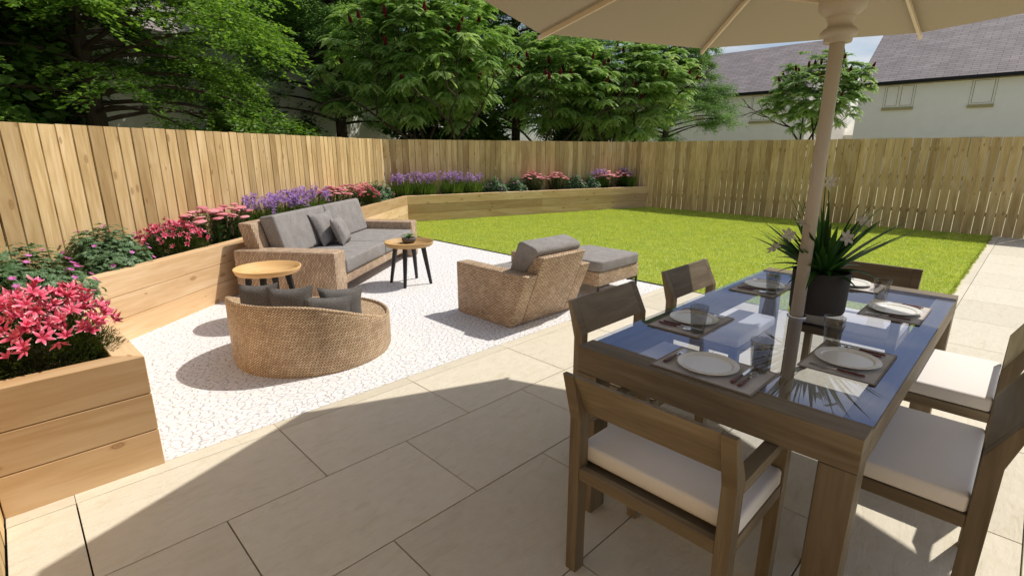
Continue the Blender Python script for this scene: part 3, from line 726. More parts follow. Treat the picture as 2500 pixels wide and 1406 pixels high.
def geranium(loc, R0, H, nfl, seed, label):
    rs = np.random.RandomState(seed); root = empty('geranium_clump', loc, rs.rand()*6, label, 'flowers', 'flowering plants in the raised bed')
    n = int(1250*(R0/.28)**2); P, N, rr = needle_clump(rs, R0, H, n, 0, 0, None, None)
    up = norm(N*.7+np.array([0, 0, .8])+rs.normal(0, .3, (n, 3))); e1 = norm(np.cross(up, rs.normal(0, 1, (n, 3)))); e2 = np.cross(up, e1)
    Vs, Rn = [], []; sz = rs.uniform(.028, .045, n)
    P_, D_, S_, L_, W_, R_ = [], [], [], [], [], []
    for k in range(7):
        a = (k-3)*.62+rs.uniform(-.1, .1, n); D = norm(e1*np.cos(a)[:, None]+e2*np.sin(a)[:, None]-up*.18); S1 = norm(np.cross(up, D))
        P_.append(P); D_.append(D); S_.append(S1); L_.append(sz*(1-.06*abs(k-3))); W_.append(sz*.42); R_.append(np.clip(rs.rand(n)*.75+.3*(rr-.6), 0, 1))
    V, F = leaf_quads(*map(np.concatenate, (P_, D_, S_, L_, W_)), rs, .12); npmesh('foliage', V, F, M['ger_leaf'], np.concatenate(R_), root)
    P_, D_, S_, L_, W_ = [], [], [], [], []
    for i in range(nfl):
        a = rs.uniform(0, 2*np.pi); u = rs.uniform(.25, 1); q = np.array([math.cos(a)*math.sqrt(1-u*u)*R0, math.sin(a)*math.sqrt(1-u*u)*R0, u*H])*1.07
        nn = norm(q/np.array([R0, R0, H])+np.array([0, 0, .8])); e1 = norm(np.cross(nn, [1, .3, 0])); e2 = np.cross(nn, e1)
        for k in range(5):
            b = k*2*np.pi/5; od = e1*math.cos(b)+e2*math.sin(b); P_.append(q); D_.append(norm(od+nn*.45)); S_.append(norm(np.cross(nn, od))); L_.append(.024); W_.append(.026)
    V, F = leaf_quads(np.array(P_), np.array(D_), np.array(S_), np.array(L_), np.array(W_), rs, .1); npmesh('blossoms', V, F, M['petal_ger'], rs.rand(len(F)), root)
    return root
def iris(loc, R0, H, nst, seed, label):
    rs = np.random.RandomState(seed); root = empty('iris_clump', loc, rs.rand()*6, label, 'flowers', 'flowering plants in the raised bed')
    n = 620; a = rs.uniform(0, 2*np.pi, n); rd = np.sqrt(rs.rand(n))*R0*.8; P = np.stack([np.cos(a)*rd, np.sin(a)*rd, np.zeros(n)], 1)
    D = norm(np.stack([np.cos(a)*.25, np.sin(a)*.25, np.ones(n)], 1)+rs.normal(0, .16, (n, 3))); Sx = norm(np.cross(D, rs.normal(0, 1, (n, 3))))
    V, F = leaf_quads(P, D, Sx, rs.uniform(.35, .85, n)*H, np.full(n, .011), rs, .2); npmesh('foliage', V, F, M['iris_leaf'], rs.rand(n), root)
    P_, D_, S_, L_, W_ = [], [], [], [], []
    st = MB()
    for i in range(nst):
        a = rs.uniform(0, 2*np.pi); rd = math.sqrt(rs.rand())*R0; top = np.array([math.cos(a)*rd*1.1, math.sin(a)*rd*1.1, H*rs.uniform(.72, 1.0)])
        st.tube([(top[0]*.6, top[1]*.6, 0), tuple(top)], .0022, 3, caps=False)
        for q in range(rs.randint(2, 4)):
            c = top-np.array([0, 0, q*.04])+rs.normal(0, .012, 3); r0 = rs.rand()*6
            for k in range(6):
                b = r0+k*np.pi/3; dn = -.15 if k % 2 else .9
                od = np.array([math.cos(b), math.sin(b), dn]); P_.append(c); D_.append(norm(od)); S_.append(norm(np.cross(od, [0, 0, 1.])+rs.normal(0, .15, 3))); L_.append(rs.uniform(.034, .054)); W_.append(.025)
    st.build('stems', M['iris_leaf'], root)
    V, F = leaf_quads(np.array(P_), np.array(D_), np.array(S_), np.array(L_), np.array(W_), rs, .2); npmesh('blossoms', V, F, M['petal_iris'], rs.rand(len(F)), root)
    return root
def sedum(loc, R0, H, nh, seed, label):
    rs = np.random.RandomState(seed); root = empty('sedum_clump', loc, rs.rand()*6, label, 'flowers', 'flowering plants in the raised bed')
    st = MB(); hd = MB(); P_, D_, S_, L_, W_ = [], [], [], [], []
    for i in range(nh):
        a = i*2.4+rs.uniform(-.3, .3); rd = math.sqrt((i+.5)/nh)*R0; z = H*(1-.28*(rd/R0)**2)*rs.uniform(.9, 1.04); top = np.array([math.cos(a)*rd, math.sin(a)*rd, z])
        b0 = np.array([top[0]*.45, top[1]*.45, 0]); st.tube([tuple(b0), tuple(b0*.4+top*.6-np.array([0, 0, .02])), tuple(top)], .003, 4, caps=False)
        for k in range(90):
            t_ = rs.uniform(.05, .9); q = b0*(1-t_)+top*t_; an = rs.uniform(0, 2*np.pi); d = norm(np.array([math.cos(an), math.sin(an), rs.uniform(-.1, .6)]))
            P_.append(q); D_.append(d); S_.append(norm(np.cross(d, [0, 0, 1.]))); L_.append(rs.uniform(.035, .065)); W_.append(.016)
        # flat bumpy umbel
        hr = rs.uniform(.04, .062); tilt = Matrix.Translation(Vector(top)) @ Matrix.Rotation(rs.uniform(-.25, .25), 4, 'X') @ Matrix.Rotation(rs.uniform(-.25, .25), 4, 'Y')
        nseg = 18; prof = []
        V = [(0, 0, -.012)]
        for j, (r_, z_) in enumerate(((.55, -.004), (1, .004), (.9, .013), (.45, .019))):
            for k in range(nseg): rr = r_*hr*(1+.13*rs.rand()*(j in (1, 2))+.08*math.sin(k*5)); V.append((rr*math.cos(2*np.pi*k/nseg), rr*math.sin(2*np.pi*k/nseg), z_+rs.uniform(-.002, .002)))
        V.append((0, 0, .021)); F = [(0, 1+(k+1) % nseg, 1+k) for k in range(nseg)]
        for j in range(3): F += [(1+j*nseg+k, 1+j*nseg+(k+1) % nseg, 1+(j+1)*nseg+(k+1) % nseg, 1+(j+1)*nseg+k) for k in range(nseg)]
        F += [(1+3*nseg+k, 1+3*nseg+(k+1) % nseg, 1+4*nseg) for k in range(nseg)]
        hd.add(V, F, None, rs.rand(), tilt)
    st.build('stems', M['sed_leaf'], root); hd.build('blossoms', M['petal_sedum'], root)
    V, F = leaf_quads(np.array(P_), np.array(D_), np.array(S_), np.array(L_), np.array(W_), rs, .15); npmesh('foliage', V, F, M['sed_leaf'], rs.rand(len(F)), root)
    return root
uL = (D_-C_).normalized(); nL = Vector((-uL.y, uL.x)); uM = (E_-D_).normalized(); nM = Vector((-uM.y, uM.x))
def onL(s, off=.34): p_ = C_+uL*s+nL*off; return (p_.x, p_.y, .49)
def onM(s, off=.34): p_ = D_+uM*s+nM*off; return (p_.x, p_.y, .49)
lily((-.88, .46, .49), .28, .45, 190, 1, 'large coral pink lily clump in the near left corner of the timber planter', 1.15)
geranium((-.98, 1.78, .49), .46, .42, 60, 2, 'nearest mound of cut leaved geranium at the left edge, dotted with small mauve flowers')
geranium(onL(.66, .37), .34, .40, 28, 3, 'second geranium mound from the left, against the sunlit fence')
lily(onL(1.40), .29, .40, 110, 4, 'coral pink lily clump between geranium and pale pink sedum, left of the sofa')
sedum(onL(1.98, .36), .28, .44, 20, 5, 'first clump of flat pink sedum heads, right beside the coral lilies')
sedum(onL(2.42, .38), .26, .43, 16, 6, 'clump of flat pink sedum heads next to the violet irises, left of the sofa back')
iris(onL(3.0), .24, .50, 44, 7, 'violet iris clump behind the left end of the sofa back')
iris(onL(3.55), .26, .52, 51, 8, 'violet iris clump behind the middle of the left back cushion')
iris(onL(4.25), .26, .52, 47, 9, 'rightmost violet iris clump behind the sofa, next to pink sedum')
sedum(onL(5.0, .36), .29, .48, 20, 10, 'pink sedum clump behind the top right of the sofa back, beside the irises')
sedum(onL(5.6, .36), .29, .48, 18, 11, 'pink sedum clump behind the sofa, touching a coral lily')
lily(onL(6.3), .28, .48, 80, 12, 'small coral lily clump just right of the sofa back cushions')
geranium(onL(7.1, .38), .35, .42, 22, 13, 'geranium mound at the bend of the planter, right of the coral lily')
iris(onM(.0, .36), .24, .56, 34, 14, 'violet iris clump in the corner where sunlit and shaded fences meet')
iris(onM(.52, .34), .27, .58, 44, 15, 'violet iris clump, second from the fence corner on the back planter')
iris(onM(1.2, .34), .26, .58, 37, 16, 'violet iris clump standing left of the tall dark fence gap')
iris(onM(1.72, .34), .22, .56, 23, 17, 'violet iris clump beside the first green geranium of the back planter')
geranium(onM(2.35, .37), .33, .42, 14, 18, 'first green geranium mound on the back planter, right of the irises')
geranium(onM(2.95, .37), .31, .42, 12, 19, 'second green geranium mound on the back planter, left of pink sedum')
sedum(onM(3.45, .36), .32, .52, 26, 20, 'leftmost dark pink sedum clump on the shaded back planter')
sedum(onM(4.15, .36), .30, .50, 24, 21, 'middle dark pink sedum clump on the shaded back planter')
geranium(onM(4.75, .37), .31, .42, 14, 22, 'geranium mound right of the dark pink sedums at the back')
geranium(onM(5.25, .37), .29, .42, 12, 23, 'last geranium mound before the mixed pink and violet flowers at the right end')
sedum(onM(5.75, .30), .27, .50, 16, 24, 'pink sedum among irises near the right end of the back planter')
iris(onM(5.6, .46), .24, .58, 30, 25, 'violet iris clump behind the pink sedum near the right end of the planter')
sedum(onM(6.25, .30), .24, .50, 13, 26, 'last pink sedum clump, nearest the far fence corner')
iris(onM(6.55, .38), .20, .58, 27, 27, 'violet iris clump at the very end of the planter, in fence shade')

# ------------------------------------------------------------ lounge furniture
def pillow_mb(w, h, t, n=14, pinch=.26):
    mb = MB(); V = []; F = []; U = []
    for sgn in (1, -1):
        b = len(V)
        for j in range(n+1):
            for i in range(n+1):
                u, v = 2*i/n-1, 2*j/n-1
                px = u*w/2*(1-pinch*(1-v*v)*.55*abs(u)); py = v*h/2*(1-pinch*(1-u*u)*.55*abs(v))
                th = t/2*((1-u**4)*(1-v**4))**.55*(1+.05*math.sin(5*u+2*v))
                V.append((px, py, sgn*th))
        for j in range(n):
            for i in range(n):
                q = [b+j*(n+1)+i, b+j*(n+1)+i+1, b+(j+1)*(n+1)+i+1, b+(j+1)*(n+1)+i]
                if sgn < 0: q.reverse()
                F.append(tuple(q)); U.append([(V[k][0], V[k][1]) for k in q])
    return mb.add(V, F, U, .5, None, True)
def pillow(name, w, h, t, mat, loc, rot, label, group):
    o = pillow_mb(w, h, t).build(name, mat); o.location = loc; o.rotation_euler = rot
    return tag(o, label, 'cushion', group)
def slanted(prof, a, b, mat, name, parent, bevel, seg=3):
    m = MB(); m.prism(prof, a, b, axis='x'); return m.build(name, mat, parent, bevel=bevel, seg=seg)
# sofa: local x along the bench, y towards the planter
su = R(37.8); U_ = Vector((math.cos(su), math.sin(su))); N_ = Vector((-math.sin(su), math.cos(su)))
sp = U_*3.80+N_*1.40
sofa = empty('wicker_sofa', (sp.x, sp.y, 0), su, 'long wicker sofa with grey seat and back cushions against the planter', 'sofa')
x0, x1, yf, yb = -1.36, 1.34, -.57, .56
for xa, xb in ((x0, x0+.25), (x1-.25, x1)):
    slanted([(yf+.0, .0), (yb, .0), (yb, .53), (yf, .53)], xa, xb, M['weave_v'], 'arm', sofa, .022)
slanted([(.20, .12), (.40, .12), (.555, .80), (.40, .80)], x0+.12, x1-.12, M['weave_v'], 'back_frame', sofa, .02)
slanted([(yf+.02, .14), (.28, .14), (.28, .255), (yf+.02, .255)], x0+.252, x1-.252, M['weave_v'], 'base', sofa, .015)
xm = .02
for xa, xb in ((x0+.256, xm-.003), (xm+.003, x1-.256)):
    slanted([(yf-.005, .257), (.20, .257), (.20, .42), (yf-.005, .42)], xa, xb, M['grey'], 'seat_cushion', sofa, .028, 4)
for xa, xb in ((x0+.262, xm-.004), (xm+.004, x1-.262)):
    slanted([(.10, .425), (.27, .425), (.405, .845), (.225, .875)], xa, xb, M['grey'], 'back_cushion', sofa, .03, 4)
def sofa_pt(x, y, z): q = sp+U_*x+N_*y; return (q.x, q.y, z)
pillow('scatter_cushion', .46, .44, .13, M['grey'], sofa_pt(-.22, .09, .615), (R(66), 0, su-R(4)), 'larger grey scatter cushion leaning on the sofa back, behind the smaller one', 'scatter cushions on the sofa')
pillow('scatter_cushion', .38, .36, .13, M['grey'], sofa_pt(-.20, -.09, .585), (R(68), 0, su+R(12)), 'smaller grey scatter cushion in front of the larger one on the sofa', 'scatter cushions on the sofa')
# armchair: faces +y
ac = empty('wicker_armchair', (2.585, .7, 0), 0, 'wicker armchair seen from behind, grey cushion showing over its slanted back', 'armchair')
ax0, ax1 = -.445, .445
aw = .15
arm_prof = [(-.38, 0), (.36, 0), (.365, .505), (-.58, .505)]
for xa, xb in ((ax0, ax0+aw), (ax1-aw, ax1)):
    slanted(arm_prof, xa, xb, M['weave'], 'arm', ac, .012)
slanted([(-.383, .003), (-.23, .003), (-.48, .655), (-.64, .655)], ax0+aw+.003, ax1-aw-.003, M['weave'], 'back_frame', ac, .012)
slanted([(-.24, .06), (.34, .06), (.34, .24), (-.31, .24)], ax0+aw+.003, ax1-aw-.003, M['weave'], 'base', ac, .01)
slanted([(-.30, .243), (.36, .243), (.36, .40), (-.36, .40)], ax0+aw+.006, ax1-aw-.006, M['grey'], 'seat_cushion', ac, .025, 4)
slanted([(-.36, .40), (-.19, .40), (-.335, .755), (-.375, .775), (-.55, .73), (-.575, .69)], ax0+aw-.01, ax1-aw+.01, M['grey'], 'back_cushion', ac, .02, 4)
# ottoman
ot = empty('wicker_ottoman', (3.825, .68, 0), 0, 'square wicker footstool with thick grey cushion and black metal feet beside the armchair', 'footstool')
m = MB(); m.box((-.385, -.37, .145), (.385, .37, .30)); m.build('base', M['weave'], ot, bevel=.012, seg=3)
def rrect(w, h, r, n=5):
    P = []
    for cx_, cy_, a0 in ((w-r, h-r, 0), (-w+r, h-r, 90), (-w+r, -h+r, 180), (w-r, -h+r, 270)):
        for k in range(n+1): a = R(a0+90*k/n); P.append((cx_+r*math.cos(a), cy_+r*math.sin(a)))
    return P
m = MB(); m.prism(rrect(.395, .38, .07), .302, .415, axis='z'); m.build('cushion', M['grey'], ot, bevel=.022, seg=4)
for sx in (-1, 1):
    for sy in (-1, 1):
        m = MB(); x = sx*.355; y = sy*.345
        m.box((min(x, x+sx*.02), min(y, y+sy*.02), 0), (max(x, x+sx*.02), max(y, y+sy*.02), .145))
        xi = x-sx*.17; m.box((min(x, xi), min(y, y+sy*.02), .125), (max(x, xi), max(y, y+sy*.02), .1445))
        m.box((min(x, xi), min(y, y+sy*.02), .0), (max(x, xi), max(y, y+sy*.02), .018)); m.build('leg', M['black'], ot)
# round low chair
rc = empty('round_wicker_chair', (.70, 1.08, 0), 0, 'low round wicker tub chair with sloping rim, nearest of the wicker seats', 'chair')
def tub():
    mb = MB(); n = 96; Rr = .59; ax = R(205); V = []; prof = []
    def rim(t): d = abs((t-ax+math.pi) % (2*math.pi)-math.pi); d = math.degrees(d); return .268+.247*(1 if d < 25 else (.5+.5*math.cos(math.pi*min(1, (d-25)/100))))
    rows = 10
    for i in range(n):
        t_ = 2*math.pi*i/n; h = rim(t_); c, s_ = math.cos(t_), math.sin(t_); seatz = .262
        pr = [(Rr-.012, 0)]+[(Rr*(1+.002*math.sin(math.pi*k/rows)), h*k/rows) for k in range(1, rows)]+[(Rr, h-.008), (Rr-.008, h), (Rr-.022, h), (Rr-.03, h-.008), (Rr-.036, min(h-.012, seatz+.004)), (Rr*.5, seatz-.002), (.01, seatz-.002)]
        V += [(c*r, s_*r, z) for r, z in pr]; np_ = len(pr)
    F = []; U = []
    for i in range(n):
        k = (i+1) % n
        for j in range(np_-1):
            F.append((i*np_+j, k*np_+j, k*np_+j+1, i*np_+j+1)); u0 = 2*math.pi*Rr*i/n; u1 = 2*math.pi*Rr*(i+1)/n
            zz = [V[i*np_+j][2], V[k*np_+j][2], V[k*np_+j+1][2], V[i*np_+j+1][2]]
            if j >= np_-3: U.append([(V[q][0], V[q][1]) for q in F[-1]])
            elif j >= np_-4: U.append([(u0, -zz[0]), (u1, -zz[1]), (u1, -zz[2]), (u0, -zz[3])])
            else: U.append([(u0, zz[0]), (u1, zz[1]), (u1, zz[2]), (u0, zz[3])])
    mb.add(V, F, U, .5, None, True)
    rimt = MB(); pts = []; 
    for i in range(n+1):
        t_ = 2*math.pi*i/n; pts.append(((Rr-.013)*math.cos(t_), (Rr-.013)*math.sin(t_), rim(t_)-.005))
    rimt.tube(pts, .0145, 8, caps=False)
    return mb, rimt
a_, b_ = tub(); a_.build('shell', M['weave_d'], rc); b_.build('braided_rim', M['weave_d'], rc)
def tub_pillow(lx, ly, top, face, w, h, lean, label, roll=0):
    return pillow('chair_cushion', w, h, .11, M['charcoal'], (.70+lx, 1.08+ly, top-h/2*math.cos(R(lean))), (R(90-lean), roll, R(face+90)), label, 'charcoal cushions in the round chair')
tub_pillow(-.40, -.04, .615, 222, .31, .33, 10, 'leftmost charcoal cushion in the round wicker chair', R(-3))
tub_pillow(-.245, -.235, .60, 232, .33, .33, 10, 'second charcoal cushion from the left in the round wicker chair', R(-2))
tub_pillow(-.05, -.38, .52, 250, .36, .30, 12, 'charcoal cushion at the front rim of the round chair, before the rightmost one', R(5))
tub_pillow(.13, -.24, .525, 262, .36, .31, 14, 'rightmost charcoal cushion in the round wicker chair', R(6))
# side tables
def side_table(loc, rz, label):
    t_ = empty('side_table', loc, rz, label, 'side table', 'round wooden side tables')
    m = MB(); m.lathe([(.001, .462), (.262, .462), (.271, .468), (.289, .507), (.287, .512), (.278, .511), (.266, .474), (.001, .473)], 48); m.build('tray_top', M['tray'], t_)
    for k in range(4):
        a = R(45+90*k); c, s_ = math.cos(a), math.sin(a)
        m = MB(); w0, w1 = .021, .013; r0, r1 = .165, .245; P = []
        for r_, z, w_ in ((r1, 0, w1), (r0, .461, w0)):
            for dx, dy in ((-1, -1), (1, -1), (1, 1), (-1, 1)): P.append((r_*c+w_*(dx*c-dy*s_)*1.2, r_*s_+w_*(dx*s_+dy*c)*.8, z))
        m.add(P, [(3, 2, 1, 0), (4, 5, 6, 7), (0, 1, 5, 4), (1, 2, 6, 5), (2, 3, 7, 6), (3, 0, 4, 7)]); m.build('leg', M['black'], t_, bevel=.003, seg=1)
    return t_
side_table((.73, 2.06, 0), R(10), 'round wooden tray table with nothing on it, between round chair and sofa arm')
side_table((2.44, 2.335, 0), R(-5), 'round wooden tray table holding a small plant bowl, in front of the sofa')
bw = empty('bowl_plant', (2.50, 2.43, .4735), 0, 'small curling green plant in a grey stone bowl on the right side table', 'potted plant')
m = MB(); m.lathe([(.001, 0), (.05, 0), (.078, .02), (.085, .045), (.078, .066), (.073, .066), (.078, .045), (.06, .05), (.001, .055)], 28); m.build('bowl', M['bowl'], bw)
m = MB(); m.lathe([(.001, .056), (.072, .052)], 16); m.build('soil', M['soil'], bw)
def strap(mb, a, L, w, rise, droop, z0=.05, base=0.0, n=9, thick=.0, c=(0, 0)):
    V = []; F = []; ca, sa = math.cos(a), math.sin(a)
    for i in range(n+1):
        t_ = i/n; r_ = base+L*t_; z = z0+rise*math.sin(math.pi*min(1, t_)*.5)*1.0-droop*t_*t_; ww = w*math.sin(math.pi*(.16+.84*(1-t_)**.8*1.0))**.8 if t_ < 1 else .0005
        ww = w*(1-t_**2.2)*(.55+.9*t_*(1-t_)*2)
        for sd, dz in ((-1, ww*.22), (0, 0), (1, ww*.22)): V.append((c[0]+ca*r_-sa*sd*ww/2, c[1]+sa*r_+ca*sd*ww/2, z+dz))
    for i in range(n):
        for k in range(2): q = i*3+k; F.append((q, q+1, q+4, q+3))
    mb.add(V, F, None, random.random(), None, True)
random.seed(4); M['orchid'] = mat_leaf('strap_leaves', (.05, .12, .02), (.12, .24, .05), (.2, .34, .09), .2)
m = MB()
for a in (10, 60, 130, 175, 215, 265, 320, 345): strap(m, R(a+random.uniform(-8, 8)), random.uniform(.07, .125), .036, random.uniform(.06, .10), random.uniform(.03, .085))
m.build('leaves', M['orchid'], bw)

# ------------------------------------------------------------ dining set
TX, TY = 1.757, -2.07
tb = empty('dining_table', (TX, TY, 0), 0, 'long weathered wood dining table with a blue tinted glass top under the parasol', 'table')
hx, hy = 1.058, .505
for sx in (-1, 1):
    m = MB(); m.box((min(sx*hx, sx*(hx-.105)), -hy, .645), (max(sx*hx, sx*(hx-.105)), hy, .757)); m.build('end_board', M['dining'], tb, bevel=.002, seg=1)
for sy in (-1, 1):
    m = MB(); m.box((-hx+.107, min(sy*hy, sy*(hy-.085)), .647), (hx-.107, max(sy*hy, sy*(hy-.085)), .744)); m.build('side_rail', M['dining'], tb, bevel=.002, seg=1)
for sx in (-1, 1):
    for sy in (-1, 1):
        m = MB(); m.box((min(sx*(hx-.001), sx*(hx-.10)), min(sy*(hy-.001), sy*(hy-.10)), 0), (max(sx*(hx-.001), sx*(hx-.10)), max(sy*(hy-.001), sy*(hy-.10)), .643), grain=2); m.build('leg', M['dining'], tb, bevel=.002, seg=1)
m = MB()
hr = .040; n = 24
ring = [(hr*math.cos(2*math.pi*k/n), hr*math.sin(2*math.pi*k/n)) for k in range(n)]
gx, gy = hx-.106, hy
sq = []
for k in range(n):
    a = 2*math.pi*k/n; c, s_ = math.cos(a), math.sin(a); f_ = min(gx/max(abs(c), 1e-6), gy/max(abs(s_), 1e-6)); sq.append((c*f_, s_*f_))
cor = [math.atan2(gy, gx), math.pi-math.atan2(gy, gx), math.pi+math.atan2(gy, gx), 2*math.pi-math.atan2(gy, gx)]
for q, s_ in zip(cor, ((1, 1), (-1, 1), (-1, -1), (1, -1))):
    k = round(q/(2*math.pi)*n) % n; sq[k] = (s_[0]*gx, s_[1]*gy)
V = [(x, y, .757) for x, y in ring]+[(x, y, .757) for x, y in sq]
F = [(k, n+k, n+(k+1) % n, (k+1) % n) for k in range(n)]
m.add(V, F); gtop = m.build('glass_top', M['tableglass'], tb)
m = MB(); m.lathe([(.031, .7575), (.042, .7575), (.044, .764), (.040, .768), (.031, .768)], 24); m.build('pole_ring', M['steel'], tb)

def dining_chair(loc, rz, label, arms=False):
    """faces local +x, rear posts at x=0"""
    c = empty('dining_chair', loc, rz, label, 'chair', 'dining chairs round the glass table')
    hw = .292; D = M['dining']
    for s_ in (-1, 1):
        ya, yb_ = sorted((s_*hw, s_*(hw-.045)))
        m = MB(); m.prism([(0, 0), (.052, 0), (.052, .655), (-.028, .815), (-.048, .815), (0, .635)], ya, yb_, grain='z'); m.build('leg', D, c, bevel=.0015, seg=1)
        m = MB(); m.box((.415, ya, 0), (.463, yb_, .60 if arms else .448), grain=2); m.build('leg', D, c, bevel=.0015, seg=1)
        if arms:
            m = MB(); m.box((.053, ya, .600), (.463, yb_, .642)) if False else m.box((.053, ya, .602), (.463, yb_, .642)); m.build('armrest', D, c, bevel=.0015, seg=1)
    m = MB(); yi = hw-.0455
    m.box((.003, -yi, .402), (.030, yi, .447)); m.box((.433, -yi, .402), (.460, yi, .447))
    for s_ in (-1, 1): ya, yb_ = sorted((s_*(hw-.003), s_*(hw-.03))); m.box((.0525, ya, .402), (.4145, yb_, .447))
    m.box((.031, -hw+.032, .415), (.432, hw-.032, .430))
    m.build('seat_frame', D, c, bevel=.0015, seg=1)
    m = MB(); m.prism([(.031, .655), (.0515, .657), (-.0283, .8148), (-.0445, .8148)], -yi, yi); m.build('backrest', D, c, bevel=.001, seg=1)
    m = MB(); xa = .054; m.box((xa, -hw+.004, .449), (.462 if not arms else .412, hw-.004, .512))
    m.build('seat_cushion', M['cream'], c, bevel=.014, seg=4)
    return c
dining_chair((.395, TY, 0), 0, 'wooden armchair with its back to the camera at the near head of the table', True)
dining_chair((2*TX-.395, TY, 0), R(180), 'dining chair at the far head of the table, only its back showing past the plant', True)
dining_chair((1.32, -1.285, 0), R(-90), 'nearer dining chair on the lawn side of the table, its back fully shaded')
dining_chair((2.22, -1.285, 0), R(-90), 'farther dining chair on the lawn side of the table, its back half sunlit')
dining_chair((1.345, 2*TY+1.275, 0), R(90), 'dining chair at the bottom right with shaded grey looking cushion, nearest on the path side')
dining_chair((2.25, 2*TY+1.275, 0), R(90), 'dining chair on the path side with brilliant sunlit white cushion')

def setting(cx, cy, rz, who, glass_label):
    Mx = Matrix.Translation((cx, cy, .7585)) @ Matrix.Rotation(rz, 4, 'Z')
    def place(o, x, y, z=0, r=0): q = Mx @ Vector((x, y, z)); o.location = q; o.rotation_euler = (0, 0, rz+r)
    pm = empty('placemat', (0, 0, 0), 0, 'grey placemat '+who, 'placemat', 'placemats'); place(pm, 0, 0)
    m = MB(); m.box((-.18, -.118, .0005), (.18, .118, .003)); m.build('cloth', M['matcloth'], pm)
    m = MB(); a, b = .186, .124
    for q in (((-a, -b), (a, -b+.006)), ((-a, b-.006), (a, b)), ((-a, -b+.006), (-a+.006, b-.006)), ((a-.006, -b+.006), (a, b-.006))): m.box((*q[0], .0004), (*q[1], .0042))
    m.build('binding', M['matedge'], pm)
    m = MB(); m.lathe([(.001, .004), (.055, .004), (.105, .0125), (.110, .016), (.108, .018), (.089, .0145), (.084, .0105), (.001, .0095)], 22, smooth=False)
    p_ = m.build('plate', M['china']); place(p_, -.02, .0, .0034); tag(p_, 'cream faceted plate '+who, 'plate', 'plates')
    def handle(par, y0=-.085, y1=.0):
        m = MB(); P = []; n_ = 7
        prof = [(y0, .004), (y0+.006, .0085), (y0+.03, .0085), (y0+.06, .0068), (y1, .0055)]
        V = []; F = []
        for y, w_ in prof:
            for k in range(8): a = 2*math.pi*k/8; V.append((w_*math.cos(a), y, .0085+.0042*math.sin(a)))
        for i in range(len(prof)-1):
            for k in range(8): F.append((i*8+k, i*8+(k+1) % 8, (i+1)*8+(k+1) % 8, (i+1)*8+k))
        F.append(tuple(range(7, -1, -1))); F.append(tuple(range(32, 40))); m.add(V, F, None, .5, None, True); m.build('handle', M['knob'], par)
        m = MB(); [m.lathe([(.001, .0136), (.0016, .0134), (.0018, .0122)], 8, (0, y, 0)) for y in (y0+.02, y0+.062)]; m.build('rivets', M['steel'], par)
    fk = empty('fork', (0, 0, 0), 0, 'fork with dark wooden handle '+who, 'fork', 'forks'); place(fk, -.150, -.0, .0032); handle(fk)
    m = MB(); m.tube([(0, -.001, .0085), (0, .02, .008), (0, .038, .006)], [.0035, .0022, .003], 6)
    m.box((-.010, .036, .0045), (.010, .052, .0065))
    for k in range(4): x = -.0096+k*.0057; m.box((x, .052, .0045), (x+.0026, .092, .0062))
    m.build('tines', M['steel'], fk)
    kn = empty('knife', (0, 0, 0), 0, 'knife with dark wooden handle '+who, 'knife', 'knives'); place(kn, .105, -.0, .0032); handle(kn)
    m = MB(); m.prism([(-.004, 0), (.007, 0), (.008, .07), (.004, .098), (-.004, .108)], .0075, .009, axis='z'); m.build('blade', M['steel'], kn)
    sp_ = empty('spoon', (0, 0, 0), 0, 'spoon with dark wooden handle '+who, 'spoon', 'spoons'); place(sp_, .133, -.008, .0032); handle(sp_)
    m = MB(); m.tube([(0, -.001, .0085), (0, .02, .007), (0, .036, .006)], [.0035, .002, .0025], 6)
    m.lathe([(.001, .0), (.010, .0015), (.0155, .005), (.0150, .0058), (.009, .0035), (.001, .002)], 16, (0, 0, 0), M4=Matrix.Translation((0, .052, .003)) @ Matrix.Diagonal((1, 1.35, 1, 1))); m.build('bowl', M['steel'], sp_)
    g = MB(); g.lathe([(.001, .004), (.025, .004), (.0375, .120), (.0395, .121), (.0400, .120), (.0275, .0), (.001, .0)], 28)
    go = g.build('tumbler', M['tumbler']); place(go, .128, .092, .005); tag(go, glass_label, 'glass', 'tumblers')
setting(.861, -2.065, R(-90), 'at the near head of the table, closest to the camera', 'clear tumbler beside the plate at the near head of the table')
setting(1.757*2-.861, -2.065, R(90), 'at the far head of the table behind the potted plant', 'clear tumbler at the far head of the table, behind the plant pot')
setting(1.315, -1.752, R(180), 'on the lawn side, the nearer one, fully shaded', 'clear tumbler standing over the plate on the lawn side, nearer one')
setting(2.205, -1.748, R(180), 'on the lawn side, just left of the parasol pole', 'clear tumbler on the lawn side, just left of the parasol pole')
setting(1.307, -2.392, R(0), 'on the path side, shaded, right of the pole', 'clear tumbler right of the parasol pole, on the shaded path side setting')
setting(2.197, -2.388, R(0), 'on the path side at the sunlit table corner', 'bright sunlit tumbler by the right corner of the table')

